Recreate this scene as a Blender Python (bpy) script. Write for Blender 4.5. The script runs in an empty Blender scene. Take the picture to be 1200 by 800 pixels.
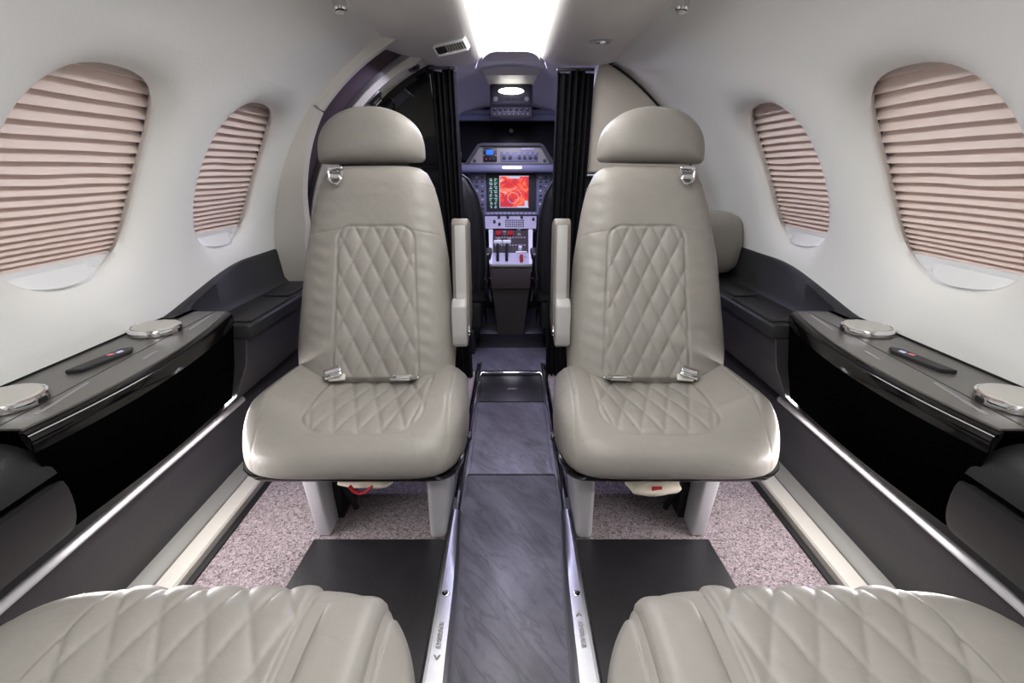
import bpy, bmesh, math, random
import numpy as np
from mathutils import Vector, Matrix

random.seed(7)
S = bpy.context.scene
COL = S.collection
PI = math.pi

# ------------------------------------------------------------------ camera, world, light, exposure
cam_d = bpy.data.cameras.new('camera')
cam_d.lens = 18.0
cam_d.sensor_width = 36.0
cam_d.clip_start = 0.02
cam = bpy.data.objects.new('camera', cam_d)
cam.location = (0, 0, 1.0)
cam.rotation_euler = (PI / 2 - math.atan(202 / 600), 0, 0)
cam_d.shift_x = 1 / 1200
COL.objects.link(cam)
S.camera = cam

world = bpy.data.worlds.new('world')
S.world = world
world.use_nodes = True
world.node_tree.nodes['Background'].inputs[0].default_value = (0.02, 0.02, 0.03, 1)
world.node_tree.nodes['Background'].inputs[1].default_value = 1.0

S.view_settings.view_transform = 'Standard'
S.view_settings.look = 'None'
S.view_settings.gamma = 1
S.view_settings.use_curve_mapping = False
S.view_settings.exposure = 0.28
S.cycles.max_bounces = 10
S.cycles.diffuse_bounces = 6
S.cycles.use_denoising = True

CEIL_LIGHT = 8.5      # lens of the ceiling light bar
LED_SIDE = 9.5        # watt, strip under each side console
LED_COCKPIT = 1.2


def area_lamp(name, loc, rot, sx, sy, power, col=(1, 1, 1), spread=PI):
    d = bpy.data.lights.new(name, 'AREA')
    d.shape = 'RECTANGLE'
    d.size = sx
    d.size_y = sy
    d.energy = power
    d.color = col
    d.spread = spread
    o = bpy.data.objects.new(name, d)
    o.location = loc
    o.rotation_euler = rot
    COL.objects.link(o)
    return o


# the strips of light under the two side consoles
for s in (-1, 1):
    area_lamp('console_led_light', (s * 0.723, 0.46, 0.440), (0, s * math.radians(63), 0), 0.012, 1.5, LED_SIDE, (1.0, 0.96, 0.97))
# cool lamps of the entry and the cockpit, with one added fill
area_lamp('entry_light', (0.0, 2.24, 1.375), (0, 0, 0), 0.20, 0.10, 7.0, (0.62, 0.60, 1.0))
area_lamp('entry_recess_fill', (-0.42, 1.84, 1.30), (0, math.radians(35), 0), 0.05, 0.12, 0.22, (0.80, 0.74, 1.0))  # unseen fill, added to brighten the dark recess liner
area_lamp('cockpit_dome_light', (0.0, 2.80, 1.225), (0, 0, 0), 0.07, 0.03, LED_COCKPIT, (0.78, 0.76, 1.0))
area_lamp('glareshield_light', (0.0, 3.03, 1.005), (math.radians(-25), 0, 0), 0.16, 0.02, 1.0, (0.72, 0.70, 1.0))


# ------------------------------------------------------------------ materials
def lin(c):
    c = c / 255
    return c / 12.92 if c <= 0.04045 else ((c + 0.055) / 1.055) ** 2.4


def rgb(r, g, b):
    return (lin(r), lin(g), lin(b), 1)


def material(name, col, rough=0.5, metal=0.0, bump=0.0, bscale=200, var=0.0, vscale=6, coat=0.0, spec=0.5,
             emit=None, estr=0, aniso=None, sheen=0):
    m = bpy.data.materials.new(name)
    m.use_nodes = True
    nt = m.node_tree
    b = nt.nodes['Principled BSDF']
    b.inputs['Base Color'].default_value = col
    b.inputs['Roughness'].default_value = rough
    b.inputs['Metallic'].default_value = metal
    b.inputs['Specular IOR Level'].default_value = spec
    b.inputs['Coat Weight'].default_value = coat
    b.inputs['Sheen Weight'].default_value = sheen
    tc = nt.nodes.new('ShaderNodeTexCoord')
    src = tc.outputs['Object']
    if aniso:
        mp = nt.nodes.new('ShaderNodeMapping')
        mp.inputs['Scale'].default_value = aniso
        nt.links.new(src, mp.inputs['Vector'])
        src = mp.outputs['Vector']
    if bump:
        n = nt.nodes.new('ShaderNodeTexNoise')
        n.inputs['Scale'].default_value = bscale
        n.inputs['Detail'].default_value = 4
        nt.links.new(src, n.inputs['Vector'])
        bp = nt.nodes.new('ShaderNodeBump')
        bp.inputs['Strength'].default_value = bump
        bp.inputs['Distance'].default_value = 0.002
        nt.links.new(n.outputs['Fac'], bp.inputs['Height'])
        nt.links.new(bp.outputs['Normal'], b.inputs['Normal'])
    if var:
        n2 = nt.nodes.new('ShaderNodeTexNoise')
        n2.inputs['Scale'].default_value = vscale
        n2.inputs['Detail'].default_value = 5
        nt.links.new(src, n2.inputs['Vector'])
        r = nt.nodes.new('ShaderNodeValToRGB')
        r.color_ramp.elements[0].position = 0.3
        r.color_ramp.elements[1].position = 0.7
        r.color_ramp.elements[0].color = tuple(c * (1 - var) for c in col[:3]) + (1,)
        r.color_ramp.elements[1].color = tuple(min(1, c * (1 + var)) for c in col[:3]) + (1,)
        nt.links.new(n2.outputs['Fac'], r.inputs['Fac'])
        nt.links.new(r.outputs['Color'], b.inputs['Base Color'])
    if emit:
        b.inputs['Emission Color'].default_value = emit
        b.inputs['Emission Strength'].default_value = estr
    return m


def leather_material():
    m = material('grey_leather', rgb(176, 171, 161), 0.42, bump=0.0, spec=0.4)
    nt = m.node_tree
    b = nt.nodes['Principled BSDF']
    tc = nt.nodes['Texture Coordinate']
    v = nt.nodes.new('ShaderNodeTexVoronoi')
    v.inputs['Scale'].default_value = 520
    v.feature = 'DISTANCE_TO_EDGE'
    nt.links.new(tc.outputs['Object'], v.inputs['Vector'])
    n = nt.nodes.new('ShaderNodeTexNoise')
    n.inputs['Scale'].default_value = 22
    n.inputs['Detail'].default_value = 6
    n.inputs['Distortion'].default_value = 1.2
    nt.links.new(tc.outputs['Object'], n.inputs['Vector'])
    b1 = nt.nodes.new('ShaderNodeBump')
    b1.inputs['Strength'].default_value = 0.12
    b1.inputs['Distance'].default_value = 0.0006
    nt.links.new(v.outputs['Distance'], b1.inputs['Height'])
    b2 = nt.nodes.new('ShaderNodeBump')
    b2.inputs['Strength'].default_value = 0.22
    b2.inputs['Distance'].default_value = 0.006
    nt.links.new(n.outputs['Fac'], b2.inputs['Height'])
    nt.links.new(b1.outputs['Normal'], b2.inputs['Normal'])
    nt.links.new(b2.outputs['Normal'], b.inputs['Normal'])
    r = nt.nodes.new('ShaderNodeValToRGB')
    r.color_ramp.elements[0].color = rgb(141, 137, 131)
    r.color_ramp.elements[1].color = rgb(150, 146, 140)
    nt.links.new(n.outputs['Fac'], r.inputs['Fac'])
    nt.links.new(r.outputs['Color'], b.inputs['Base Color'])
    return m


def carpet_material():
    m = material('mauve_carpet', rgb(150, 136, 140), 0.95, spec=0.1, sheen=0.3)
    nt = m.node_tree
    b = nt.nodes['Principled BSDF']
    tc = nt.nodes['Texture Coordinate']
    n = nt.nodes.new('ShaderNodeTexNoise')
    n.inputs['Scale'].default_value = 170
    n.inputs['Detail'].default_value = 3
    n.inputs['Distortion'].default_value = 1.5
    nt.links.new(tc.outputs['Object'], n.inputs['Vector'])
    r = nt.nodes.new('ShaderNodeValToRGB')
    r.color_ramp.elements[0].position = 0.36
    r.color_ramp.elements[0].color = rgb(62, 52, 56)
    r.color_ramp.elements[1].position = 0.62
    r.color_ramp.elements[1].color = rgb(172, 157, 161)
    nt.links.new(n.outputs['Fac'], r.inputs['Fac'])
    nt.links.new(r.outputs['Color'], b.inputs['Base Color'])
    bp = nt.nodes.new('ShaderNodeBump')
    bp.inputs['Strength'].default_value = 0.9
    bp.inputs['Distance'].default_value = 0.004
    nt.links.new(n.outputs['Fac'], bp.inputs['Height'])
    nt.links.new(bp.outputs['Normal'], b.inputs['Normal'])
    return m


def runner_material():
    """dark slate-like vinyl with thin wandering veins"""
    m = material('slate_vinyl', rgb(84, 82, 92), 0.42, spec=0.45)
    nt = m.node_tree
    b = nt.nodes['Principled BSDF']
    tc = nt.nodes['Texture Coordinate']
    mp = nt.nodes.new('ShaderNodeMapping')
    mp.vector_type = 'TEXTURE'
    mp.inputs['Rotation'].default_value = (0, 0, math.radians(-60))
    mp.inputs['Scale'].default_value = (2.0, 0.8, 1)
    nt.links.new(tc.outputs['Object'], mp.inputs['Vector'])
    n = nt.nodes.new('ShaderNodeTexNoise')
    n.inputs['Scale'].default_value = 9
    n.inputs['Detail'].default_value = 8
    n.inputs['Roughness'].default_value = 0.6
    n.inputs['Distortion'].default_value = 0.8
    nt.links.new(mp.outputs['Vector'], n.inputs['Vector'])
    # veins: where a second noise crosses one half
    n2 = nt.nodes.new('ShaderNodeTexNoise')
    n2.inputs['Scale'].default_value = 24
    n2.inputs['Detail'].default_value = 7
    n2.inputs['Distortion'].default_value = 0.5
    mp2 = nt.nodes.new('ShaderNodeMapping')
    mp2.vector_type = 'TEXTURE'
    mp2.inputs['Rotation'].default_value = (0, 0, math.radians(-55))
    mp2.inputs['Scale'].default_value = (3.6, 0.8, 1)
    nt.links.new(tc.outputs['Object'], mp2.inputs['Vector'])
    nt.links.new(mp2.outputs['Vector'], n2.inputs['Vector'])
    a = nt.nodes.new('ShaderNodeMath'); a.operation = 'SUBTRACT'; a.inputs[1].default_value = 0.5
    nt.links.new(n2.outputs['Fac'], a.inputs[0])
    c = nt.nodes.new('ShaderNodeMath'); c.operation = 'ABSOLUTE'
    nt.links.new(a.outputs[0], c.inputs[0])
    vr = nt.nodes.new('ShaderNodeValToRGB')
    vr.color_ramp.elements[0].position = 0.0
    vr.color_ramp.elements[0].color = (0.68, 0.68, 0.68, 1)
    vr.color_ramp.elements[1].position = 0.05
    vr.color_ramp.elements[1].color = (1, 1, 1, 1)
    nt.links.new(c.outputs[0], vr.inputs['Fac'])
    r = nt.nodes.new('ShaderNodeValToRGB')
    r.color_ramp.elements[0].position = 0.3
    r.color_ramp.elements[0].color = rgb(66, 64, 72)
    r.color_ramp.elements[1].position = 0.72
    r.color_ramp.elements[1].color = rgb(112, 110, 120)
    nt.links.new(n.outputs['Fac'], r.inputs['Fac'])
    mx = nt.nodes.new('ShaderNodeMix'); mx.data_type = 'RGBA'; mx.blend_type = 'MULTIPLY'
    mx.inputs['Factor'].default_value = 1
    nt.links.new(r.outputs['Color'], mx.inputs['A'])
    nt.links.new(vr.outputs['Color'], mx.inputs['B'])
    nt.links.new(mx.outputs['Result'], b.inputs['Base Color'])
    bp = nt.nodes.new('ShaderNodeBump')
    bp.inputs['Strength'].default_value = 0.25
    bp.inputs['Distance'].default_value = 0.002
    nt.links.new(vr.outputs['Color'], bp.inputs['Height'])
    nt.links.new(bp.outputs['Normal'], b.inputs['Normal'])
    return m


def radar_material():
    """weather picture of the centre display: red field with lighter contour rings"""
    m = material('display_radar', (0, 0, 0, 1), 0.2)
    nt = m.node_tree
    b = nt.nodes['Principled BSDF']
    tc = nt.nodes['Texture Coordinate']
    n = nt.nodes.new('ShaderNodeTexNoise')
    n.inputs['Scale'].default_value = 16
    n.inputs['Detail'].default_value = 5
    n.inputs['Distortion'].default_value = 1.0
    nt.links.new(tc.outputs['Object'], n.inputs['Vector'])
    r = nt.nodes.new('ShaderNodeValToRGB')
    r.color_ramp.elements[0].position = 0.3
    r.color_ramp.elements[0].color = rgb(150, 60, 110)
    r.color_ramp.elements[1].position = 0.44
    r.color_ramp.elements[1].color = rgb(205, 42, 52)
    for p, c in ((0.53, (230, 70, 60)), (0.6, (244, 120, 90)), (0.68, (235, 190, 200))):
        e = r.color_ramp.elements.new(p)
        e.color = rgb(*c)
    nt.links.new(n.outputs['Fac'], r.inputs['Fac'])
    nt.links.new(r.outputs['Color'], b.inputs['Emission Color'])
    b.inputs['Emission Strength'].default_value = 0.95
    return m


M = {}
M['leather'] = leather_material()
M['carpet'] = carpet_material()
M['runner'] = runner_material()
M['radar'] = radar_material()
M['wall'] = material('white_wall_leather', rgb(230, 231, 229), 0.5, bump=0.25, bscale=260, spec=0.35)
M['ceil'] = material('taupe_ceiling_panel', rgb(222, 219, 216), 0.5, bump=0.15, bscale=300, spec=0.35)
M['trim_cream'] = material('cream_trim', rgb(208, 205, 198), 0.45, bump=0.1, bscale=220)
M['sill_cream'] = material('cream_sill', rgb(178, 174, 166), 0.5, bump=0.1, bscale=220)
M['sill_grey'] = material('grey_sill_edge', rgb(118, 117, 112), 0.5, bump=0.1, bscale=220)
M['pad_cream'] = material('cream_padding', rgb(188, 181, 172), 0.5, bump=0.15, bscale=300)
M['shade'] = material('beige_shade_cloth', rgb(232, 217, 211), 0.85, bump=0.0, bscale=900, spec=0.15)
M['white_plastic'] = material('white_plastic', rgb(228, 230, 233), 0.35)
M['gloss_black'] = material('piano_black', (0.0035, 0.0035, 0.0035, 1), 0.06, spec=0.5)
M['console_face'] = material('piano_black_face', (0.0016, 0.0016, 0.0016, 1), 0.2, spec=0.0)
M['rim_lacquer'] = material('dark_rim_lacquer', rgb(9, 8, 8), 0.10, spec=0.6)
M['console_top'] = material('smoked_lacquer_top', rgb(92, 90, 87), 0.3, spec=0.6, bump=0.03, bscale=40)
M['matte_black'] = material('matte_black_leather', rgb(36, 36, 38), 0.5, bump=0.3, bscale=330, spec=0.4)
M['dado'] = material('charcoal_panel', rgb(50, 49, 53), 0.4, bump=0.3, bscale=330, spec=0.5)
M['black'] = material('black_plastic', rgb(16, 16, 17), 0.45)
M['black_cloth'] = material('black_curtain_cloth', rgb(28, 28, 31), 0.95, bump=0.4, bscale=500, spec=0.05)
M['mat_shade_black'] = material('black_vinyl_mat_and_shade', rgb(33, 32, 34), 0.38, bump=0.3, bscale=120, var=0.15, vscale=20)
M['chrome'] = material('chrome', (0.82, 0.82, 0.84, 1), 0.09, 1.0)
M['brushed'] = material('brushed_aluminium', (0.42, 0.42, 0.44, 1), 0.34, 1.0, bump=0.12, bscale=60, aniso=(1, 14, 1))
M['silver_paint'] = material('silver_paint', rgb(200, 198, 202), 0.36, 0.3)
M['satin_white'] = material('white_highlight_and_joint', rgb(214, 212, 216), 0.4)
M['arm_grey'] = material('armrest_grey', rgb(112, 106, 100), 0.42)
M['arm_light'] = material('armrest_light_inlay', rgb(162, 161, 160), 0.38)
M['lid_grey'] = material('pale_grey_lid', rgb(186, 184, 178), 0.4)
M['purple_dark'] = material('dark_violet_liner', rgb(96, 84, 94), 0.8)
M['cockpit_wall'] = material('cockpit_grey_liner', rgb(216, 213, 222), 0.75)
M['cockpit_grey'] = material('cockpit_panel_grey', rgb(140, 137, 132), 0.5)
M['panel_blue'] = material('instrument_panel_grey', rgb(112, 114, 138), 0.5)
M['panel_pale'] = material('pale_instrument_grey', rgb(176, 174, 192), 0.5)
M['dark_grey'] = material('dark_grey_plastic', rgb(52, 51, 54), 0.5)
M['brown_black'] = material('pedestal_dark', rgb(62, 56, 54), 0.55)
M['night'] = material('night_glass', (0.004, 0.004, 0.006, 1), 0.25, spec=0.2)
M['pilot_leather'] = material('black_pilot_leather', rgb(20, 20, 22), 0.35, bump=0.2, bscale=200)
M['red'] = material('red_strap', rgb(170, 22, 34), 0.7)
M['pouch'] = material('cream_cloth', rgb(226, 216, 198), 0.85, bump=0.6, bscale=60)
M['white'] = material('white_mark', rgb(205, 205, 205), 0.5)
M['faint'] = material('faint_mark', rgb(160, 160, 162), 0.5)
M['lens'] = material('ceiling_light_lens', (1, 1, 1, 1), 0.5, emit=(1.0, 0.985, 0.97, 1), estr=CEIL_LIGHT)
M['dome'] = material('dome_lens', (1, 1, 1, 1), 0.5, emit=(1.0, 0.99, 0.92, 1), estr=7)
M['led'] = material('led_lens', (1, 1, 1, 1), 0.5, emit=(0.9, 0.88, 1.0, 1), estr=6)
M['blue_screen'] = material('blue_display', (0, 0, 0, 1), 0.2, emit=rgb(30, 110, 235), estr=1.0)
M['green_screen'] = material('green_readout', (0, 0, 0, 1), 0.2, emit=rgb(120, 190, 150), estr=0.9)
M['cyan_screen'] = material('pale_readout', (0, 0, 0, 1), 0.2, emit=rgb(170, 190, 220), estr=1.0)
M['pink_icon'] = material('pink_icon', (0, 0, 0, 1), 0.3, emit=rgb(226, 110, 120), estr=0.7)
M['pale_icon'] = material('pale_icon', (0, 0, 0, 1), 0.3, emit=rgb(190, 195, 235), estr=0.8)


# ------------------------------------------------------------------ building helpers
WL = {}


def wloc(o):
    return WL.get(o.name, Vector((0, 0, 0))) if o else Vector((0, 0, 0))


def tag(o, label=None, cat=None, group=None, kind=None):
    if label: o['label'] = label
    if cat: o['category'] = cat
    if group: o['group'] = group
    if kind: o['kind'] = kind
    return o


def thing(name, label, cat, loc=(0, 0, 0), group=None):
    o = bpy.data.objects.new(name, None)
    o.empty_display_size = 0.05
    COL.objects.link(o)
    o.location = loc
    WL[o.name] = Vector(loc)
    return tag(o, label, cat, group)


def link(name, me, mat, parent=None, smooth=True, origin=None):
    """me holds world coordinates; the object gets its parent's origin (or its own centre)."""
    o = bpy.data.objects.new(name, me)
    COL.objects.link(o)
    if origin is None:
        if parent is not None:
            origin = wloc(parent)
        else:
            n = len(me.vertices)
            a = np.empty(n * 3, 'f'); me.vertices.foreach_get('co', a); a = a.reshape(-1, 3)
            mn, mx = a.min(0), a.max(0)
            origin = Vector(((mn[0] + mx[0]) / 2, (mn[1] + mx[1]) / 2, mn[2]))
    origin = Vector([float(v) for v in origin])
    me.transform(Matrix.Translation(-origin))
    if parent is not None:
        o.parent = parent
        o.location = origin - wloc(parent)
    else:
        o.location = origin
    WL[o.name] = origin
    if mat: me.materials.append(M[mat])
    if smooth:
        me.polygons.foreach_set('use_smooth', [True] * len(me.polygons))
    return o


def mesh(vf):
    v, f = vf
    me = bpy.data.meshes.new('m')
    me.from_pydata([tuple(map(float, p)) for p in v], [], [tuple(q) for q in f])
    bm = bmesh.new(); bm.from_mesh(me)
    bmesh.ops.remove_doubles(bm, verts=bm.verts, dist=1e-6)
    bmesh.ops.recalc_face_normals(bm, faces=bm.faces)
    bm.to_mesh(me); bm.free()
    return me


def ob(name, vf, mat, parent=None, smooth=True, sharp=35, origin=None):
    me = mesh(vf)
    if smooth and sharp:
        me.polygons.foreach_set('use_smooth', [True] * len(me.polygons))
        me.set_sharp_from_angle(angle=math.radians(sharp))
    return link(name, me, mat, parent, smooth, origin)


def struct(name, vf, mat, parent=None, smooth=True, sharp=35):
    o = ob(name, vf, mat, parent, smooth, sharp)
    if parent is None: o['kind'] = 'structure'
    return o


def join(*parts):
    V, F = [], []
    for v, f in parts:
        k = len(V)
        V += [tuple(p) for p in v]
        F += [tuple(i + k for i in q) for q in f]
    return V, F


def xf(vf, mat4):
    return [tuple(mat4 @ Vector(p)) for p in vf[0]], vf[1]


def mir(vf, s):
    return ([(p[0] * s, p[1], p[2]) for p in vf[0]], vf[1])


def bm_out(bm):
    bm.verts.index_update()
    v = [tuple(p.co) for p in bm.verts]
    f = [tuple(q.index for q in p.verts) for p in bm.faces]
    bm.free()
    return v, f


def rbox(c, d, bev=0.0, seg=2, rot=None):
    bm = bmesh.new()
    bmesh.ops.create_cube(bm, size=1)
    for v in bm.verts:
        v.co = Vector((v.co.x * d[0], v.co.y * d[1], v.co.z * d[2]))
    if bev > 0:
        bmesh.ops.bevel(bm, geom=bm.edges[:], offset=min(bev, min(d) * 0.49), segments=seg, profile=0.5, affect='EDGES')
    r = Matrix.Rotation(0, 4, 'X')
    if rot is not None:
        r = Matrix.Rotation(rot[2], 4, 'Z') @ Matrix.Rotation(rot[1], 4, 'Y') @ Matrix.Rotation(rot[0], 4, 'X')
    for v in bm.verts:
        v.co = r @ v.co + Vector(c)
    return bm_out(bm)


def prism(pts, axis, a0, a1, bev=0.0, seg=2):
    """closed 2-D outline pushed along an axis; pts are the two other coordinates in x,y,z order"""
    bm = bmesh.new()
    def P(p, a):
        return {'X': (a, p[0], p[1]), 'Y': (p[0], a, p[1]), 'Z': (p[0], p[1], a)}[axis]
    lo = [bm.verts.new(P(p, a0)) for p in pts]
    hi = [bm.verts.new(P(p, a1)) for p in pts]
    n = len(pts)
    bm.faces.new(lo); bm.faces.new(hi[::-1])
    for i in range(n):
        bm.faces.new((lo[i], lo[(i + 1) % n], hi[(i + 1) % n], hi[i]))
    bmesh.ops.recalc_face_normals(bm, faces=bm.faces)
    if bev > 0:
        bmesh.ops.bevel(bm, geom=bm.edges[:], offset=bev, segments=seg, profile=0.5, affect='EDGES')
    return bm_out(bm)


def sweep(pts, ys):
    """open 2-D profile (x,z) repeated at each Y"""
    V, F = [], []
    n = len(pts)
    for y in ys:
        V += [(p[0], y, p[1]) for p in pts]
    for j in range(len(ys) - 1):
        for i in range(n - 1):
            F.append((j * n + i, j * n + i + 1, (j + 1) * n + i + 1, (j + 1) * n + i))
    return V, F


def loft(secs, closed=True, caps=True):
    """list of sections, each the same number of 3-D points"""
    V, F = [], []
    n = len(secs[0])
    for s_ in secs: V += [tuple(p) for p in s_]
    m = n if closed else n - 1
    for j in range(len(secs) - 1):
        for i in range(m):
            i2 = (i + 1) % n
            F.append((j * n + i, j * n + i2, (j + 1) * n + i2, (j + 1) * n + i))
    if caps and closed:
        F.append(tuple(range(n)))
        F.append(tuple((len(secs) - 1) * n + i for i in range(n))[::-1])
    return V, F


def tube(pts, r, n=10, flat=1.0):
    pts = [Vector(p) for p in pts]
    secs = []
    up = Vector((0, 0, 1))
    for i, p in enumerate(pts):
        t = (pts[min(i + 1, len(pts) - 1)] - pts[max(i - 1, 0)]).normalized()
        a = t.cross(up)
        if a.length < 1e-3: a = t.cross(Vector((1, 0, 0)))
        a.normalize(); b = a.cross(t)
        rr = r[i] if isinstance(r, (list, tuple)) else r
        secs.append([p + a * math.cos(2 * PI * k / n) * rr + b * math.sin(2 * PI * k / n) * rr * flat for k in range(n)])
    return loft(secs)


def lathe(prof, c, n=32, axis=(0, 0, 1)):
    """prof: (r, h) pairs from the axis foot to the axis top"""
    q = Vector((0, 0, 1)).rotation_difference(Vector(axis)).to_matrix()
    secs = []
    for r, h in prof:
        secs.append([Vector(c) + q @ Vector((r * math.cos(2 * PI * k / n), r * math.sin(2 * PI * k / n), h)) for k in range(n)])
    return loft(secs)


def smooth_poly(pts, it=2, closed=False):
    for _ in range(it):
        q = []
        n = len(pts)
        rng = range(n) if closed else range(n - 1)
        if not closed: q.append(pts[0])
        for i in rng:
            a, b = pts[i], pts[(i + 1) % n]
            q.append(tuple(a[k] * 0.75 + b[k] * 0.25 for k in range(len(a))))
            q.append(tuple(a[k] * 0.25 + b[k] * 0.75 for k in range(len(a))))
        if not closed: q.append(pts[-1])
        pts = q
    return pts


def interp(x, xs, ys):
    return float(np.interp(x, xs, ys))


def sinterp(x, xs, ys):
    """smooth monotone-ish interpolation: averages the linear one over a small window"""
    w = (xs[-1] - xs[0]) * 0.035
    return float(np.mean([np.interp(x + d * w, xs, ys) for d in (-1, -.5, 0, .5, 1)]))


# ------------------------------------------------------------------ shell constants
R, ZC = 0.78, 0.686


def cyl(phi, y, extra=0.0, s=1):
    r = R + extra
    return (s * r * math.sin(phi), y, ZC + r * math.cos(phi))


WIN_PHI = math.radians(68.0)
WIN_HY, WIN_HS = 0.161, 0.188
WIN_Y = (0.932, 1.450)
WIN_PITCH = 0.518
CELL_HS = 0.262


def window_cell(s, yc):
    """wall skin round one window: rings from the oval out to the rectangle, sinking outwards into the reveal"""
    hy = WIN_PITCH / 2
    per = []
    N = 20
    for i in range(N): per.append((-hy + 2 * hy * i / N, -CELL_HS))
    for i in range(N): per.append((hy, -CELL_HS + 2 * CELL_HS * i / N))
    for i in range(N): per.append((hy - 2 * hy * i / N, CELL_HS))
    for i in range(N): per.append((-hy, CELL_HS - 2 * CELL_HS * i / N))
    rings = 16
    e = 2.7
    V, F = [], []
    n = len(per)
    for k in range(rings + 4):
        for (py, ps) in per:
            a = math.atan2(ps / WIN_HS, py / WIN_HY)
            ca, sa = math.cos(a), math.sin(a)
            f = (abs(ca) ** e + abs(sa) ** e) ** (-1 / e)
            oy, os_ = f * ca * WIN_HY + (-0.13 * -1) * -f * sa * WIN_HS, f * sa * WIN_HS
            if k < 4:      # the reveal: straight outwards
                t = 0
                depth = (0.058, 0.050, 0.043, 0.0375)[k]
                sh = (1.09, 1.06, 1.02, 1.0)[k]
                y, sv = oy * sh, os_ * sh
            else:
                t = (k - 3) / rings
                tt = t ** 1.3
                y, sv = oy + (py - oy) * tt, os_ + (ps - os_) * tt
                dd = math.hypot(y - oy, sv - os_)
                depth = 0.0365 * math.exp(-((dd + 0.001) / 0.026) ** 0.9) * (1 - t ** 3)
            V.append(cyl(WIN_PHI + sv / R, yc + y, depth, s))
    for k in range(rings + 3):
        for i in range(n):
            i2 = (i + 1) % n
            F.append((k * n + i, k * n + i2, (k + 1) * n + i2, (k + 1) * n + i))
    return V, F


def wall_patch(s, p0, p1, y0, y1, n=24):
    V, F = [], []
    ps = [p0 + (p1 - p0) * i / n for i in range(n + 1)]
    ny = max(1, int((y1 - y0) / 0.1))
    for j in range(ny + 1):
        y = y0 + (y1 - y0) * j / ny
        V += [cyl(p, y, 0, s) for p in ps]
    for j in range(ny):
        for i in range(n):
            F.append((j * (n + 1) + i, j * (n + 1) + i + 1, (j + 1) * (n + 1) + i + 1, (j + 1) * (n + 1) + i))
    return V, F


PHI0 = math.radians(29.0)
PHI1 = math.radians(96.5)
C0, C1 = WIN_PHI - CELL_HS / R, WIN_PHI + CELL_HS / R
YA = -0.55
for s, nm, yend in ((-1, 'wall_left', 1.712), (1, 'wall_right', 2.16)):
    y0, y1 = WIN_Y[0] - WIN_PITCH / 2, WIN_Y[1] + WIN_PITCH / 2
    parts = [window_cell(s, y) for y in WIN_Y]
    parts += [wall_patch(s, PHI0, C0, YA, yend, 16), wall_patch(s, C1, PHI1, YA, yend, 6),
              wall_patch(s, C0, C1, YA, y0, 20), wall_patch(s, C0, C1, y1, yend, 20)]
    low = [cyl(PHI1, 0, 0, s), (s * 0.785, 0, 0.47)]
    parts.append(sweep([(p[0], p[2]) for p in low], [YA, yend]))
    struct(nm, join(*parts), 'wall', sharp=60)

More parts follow.
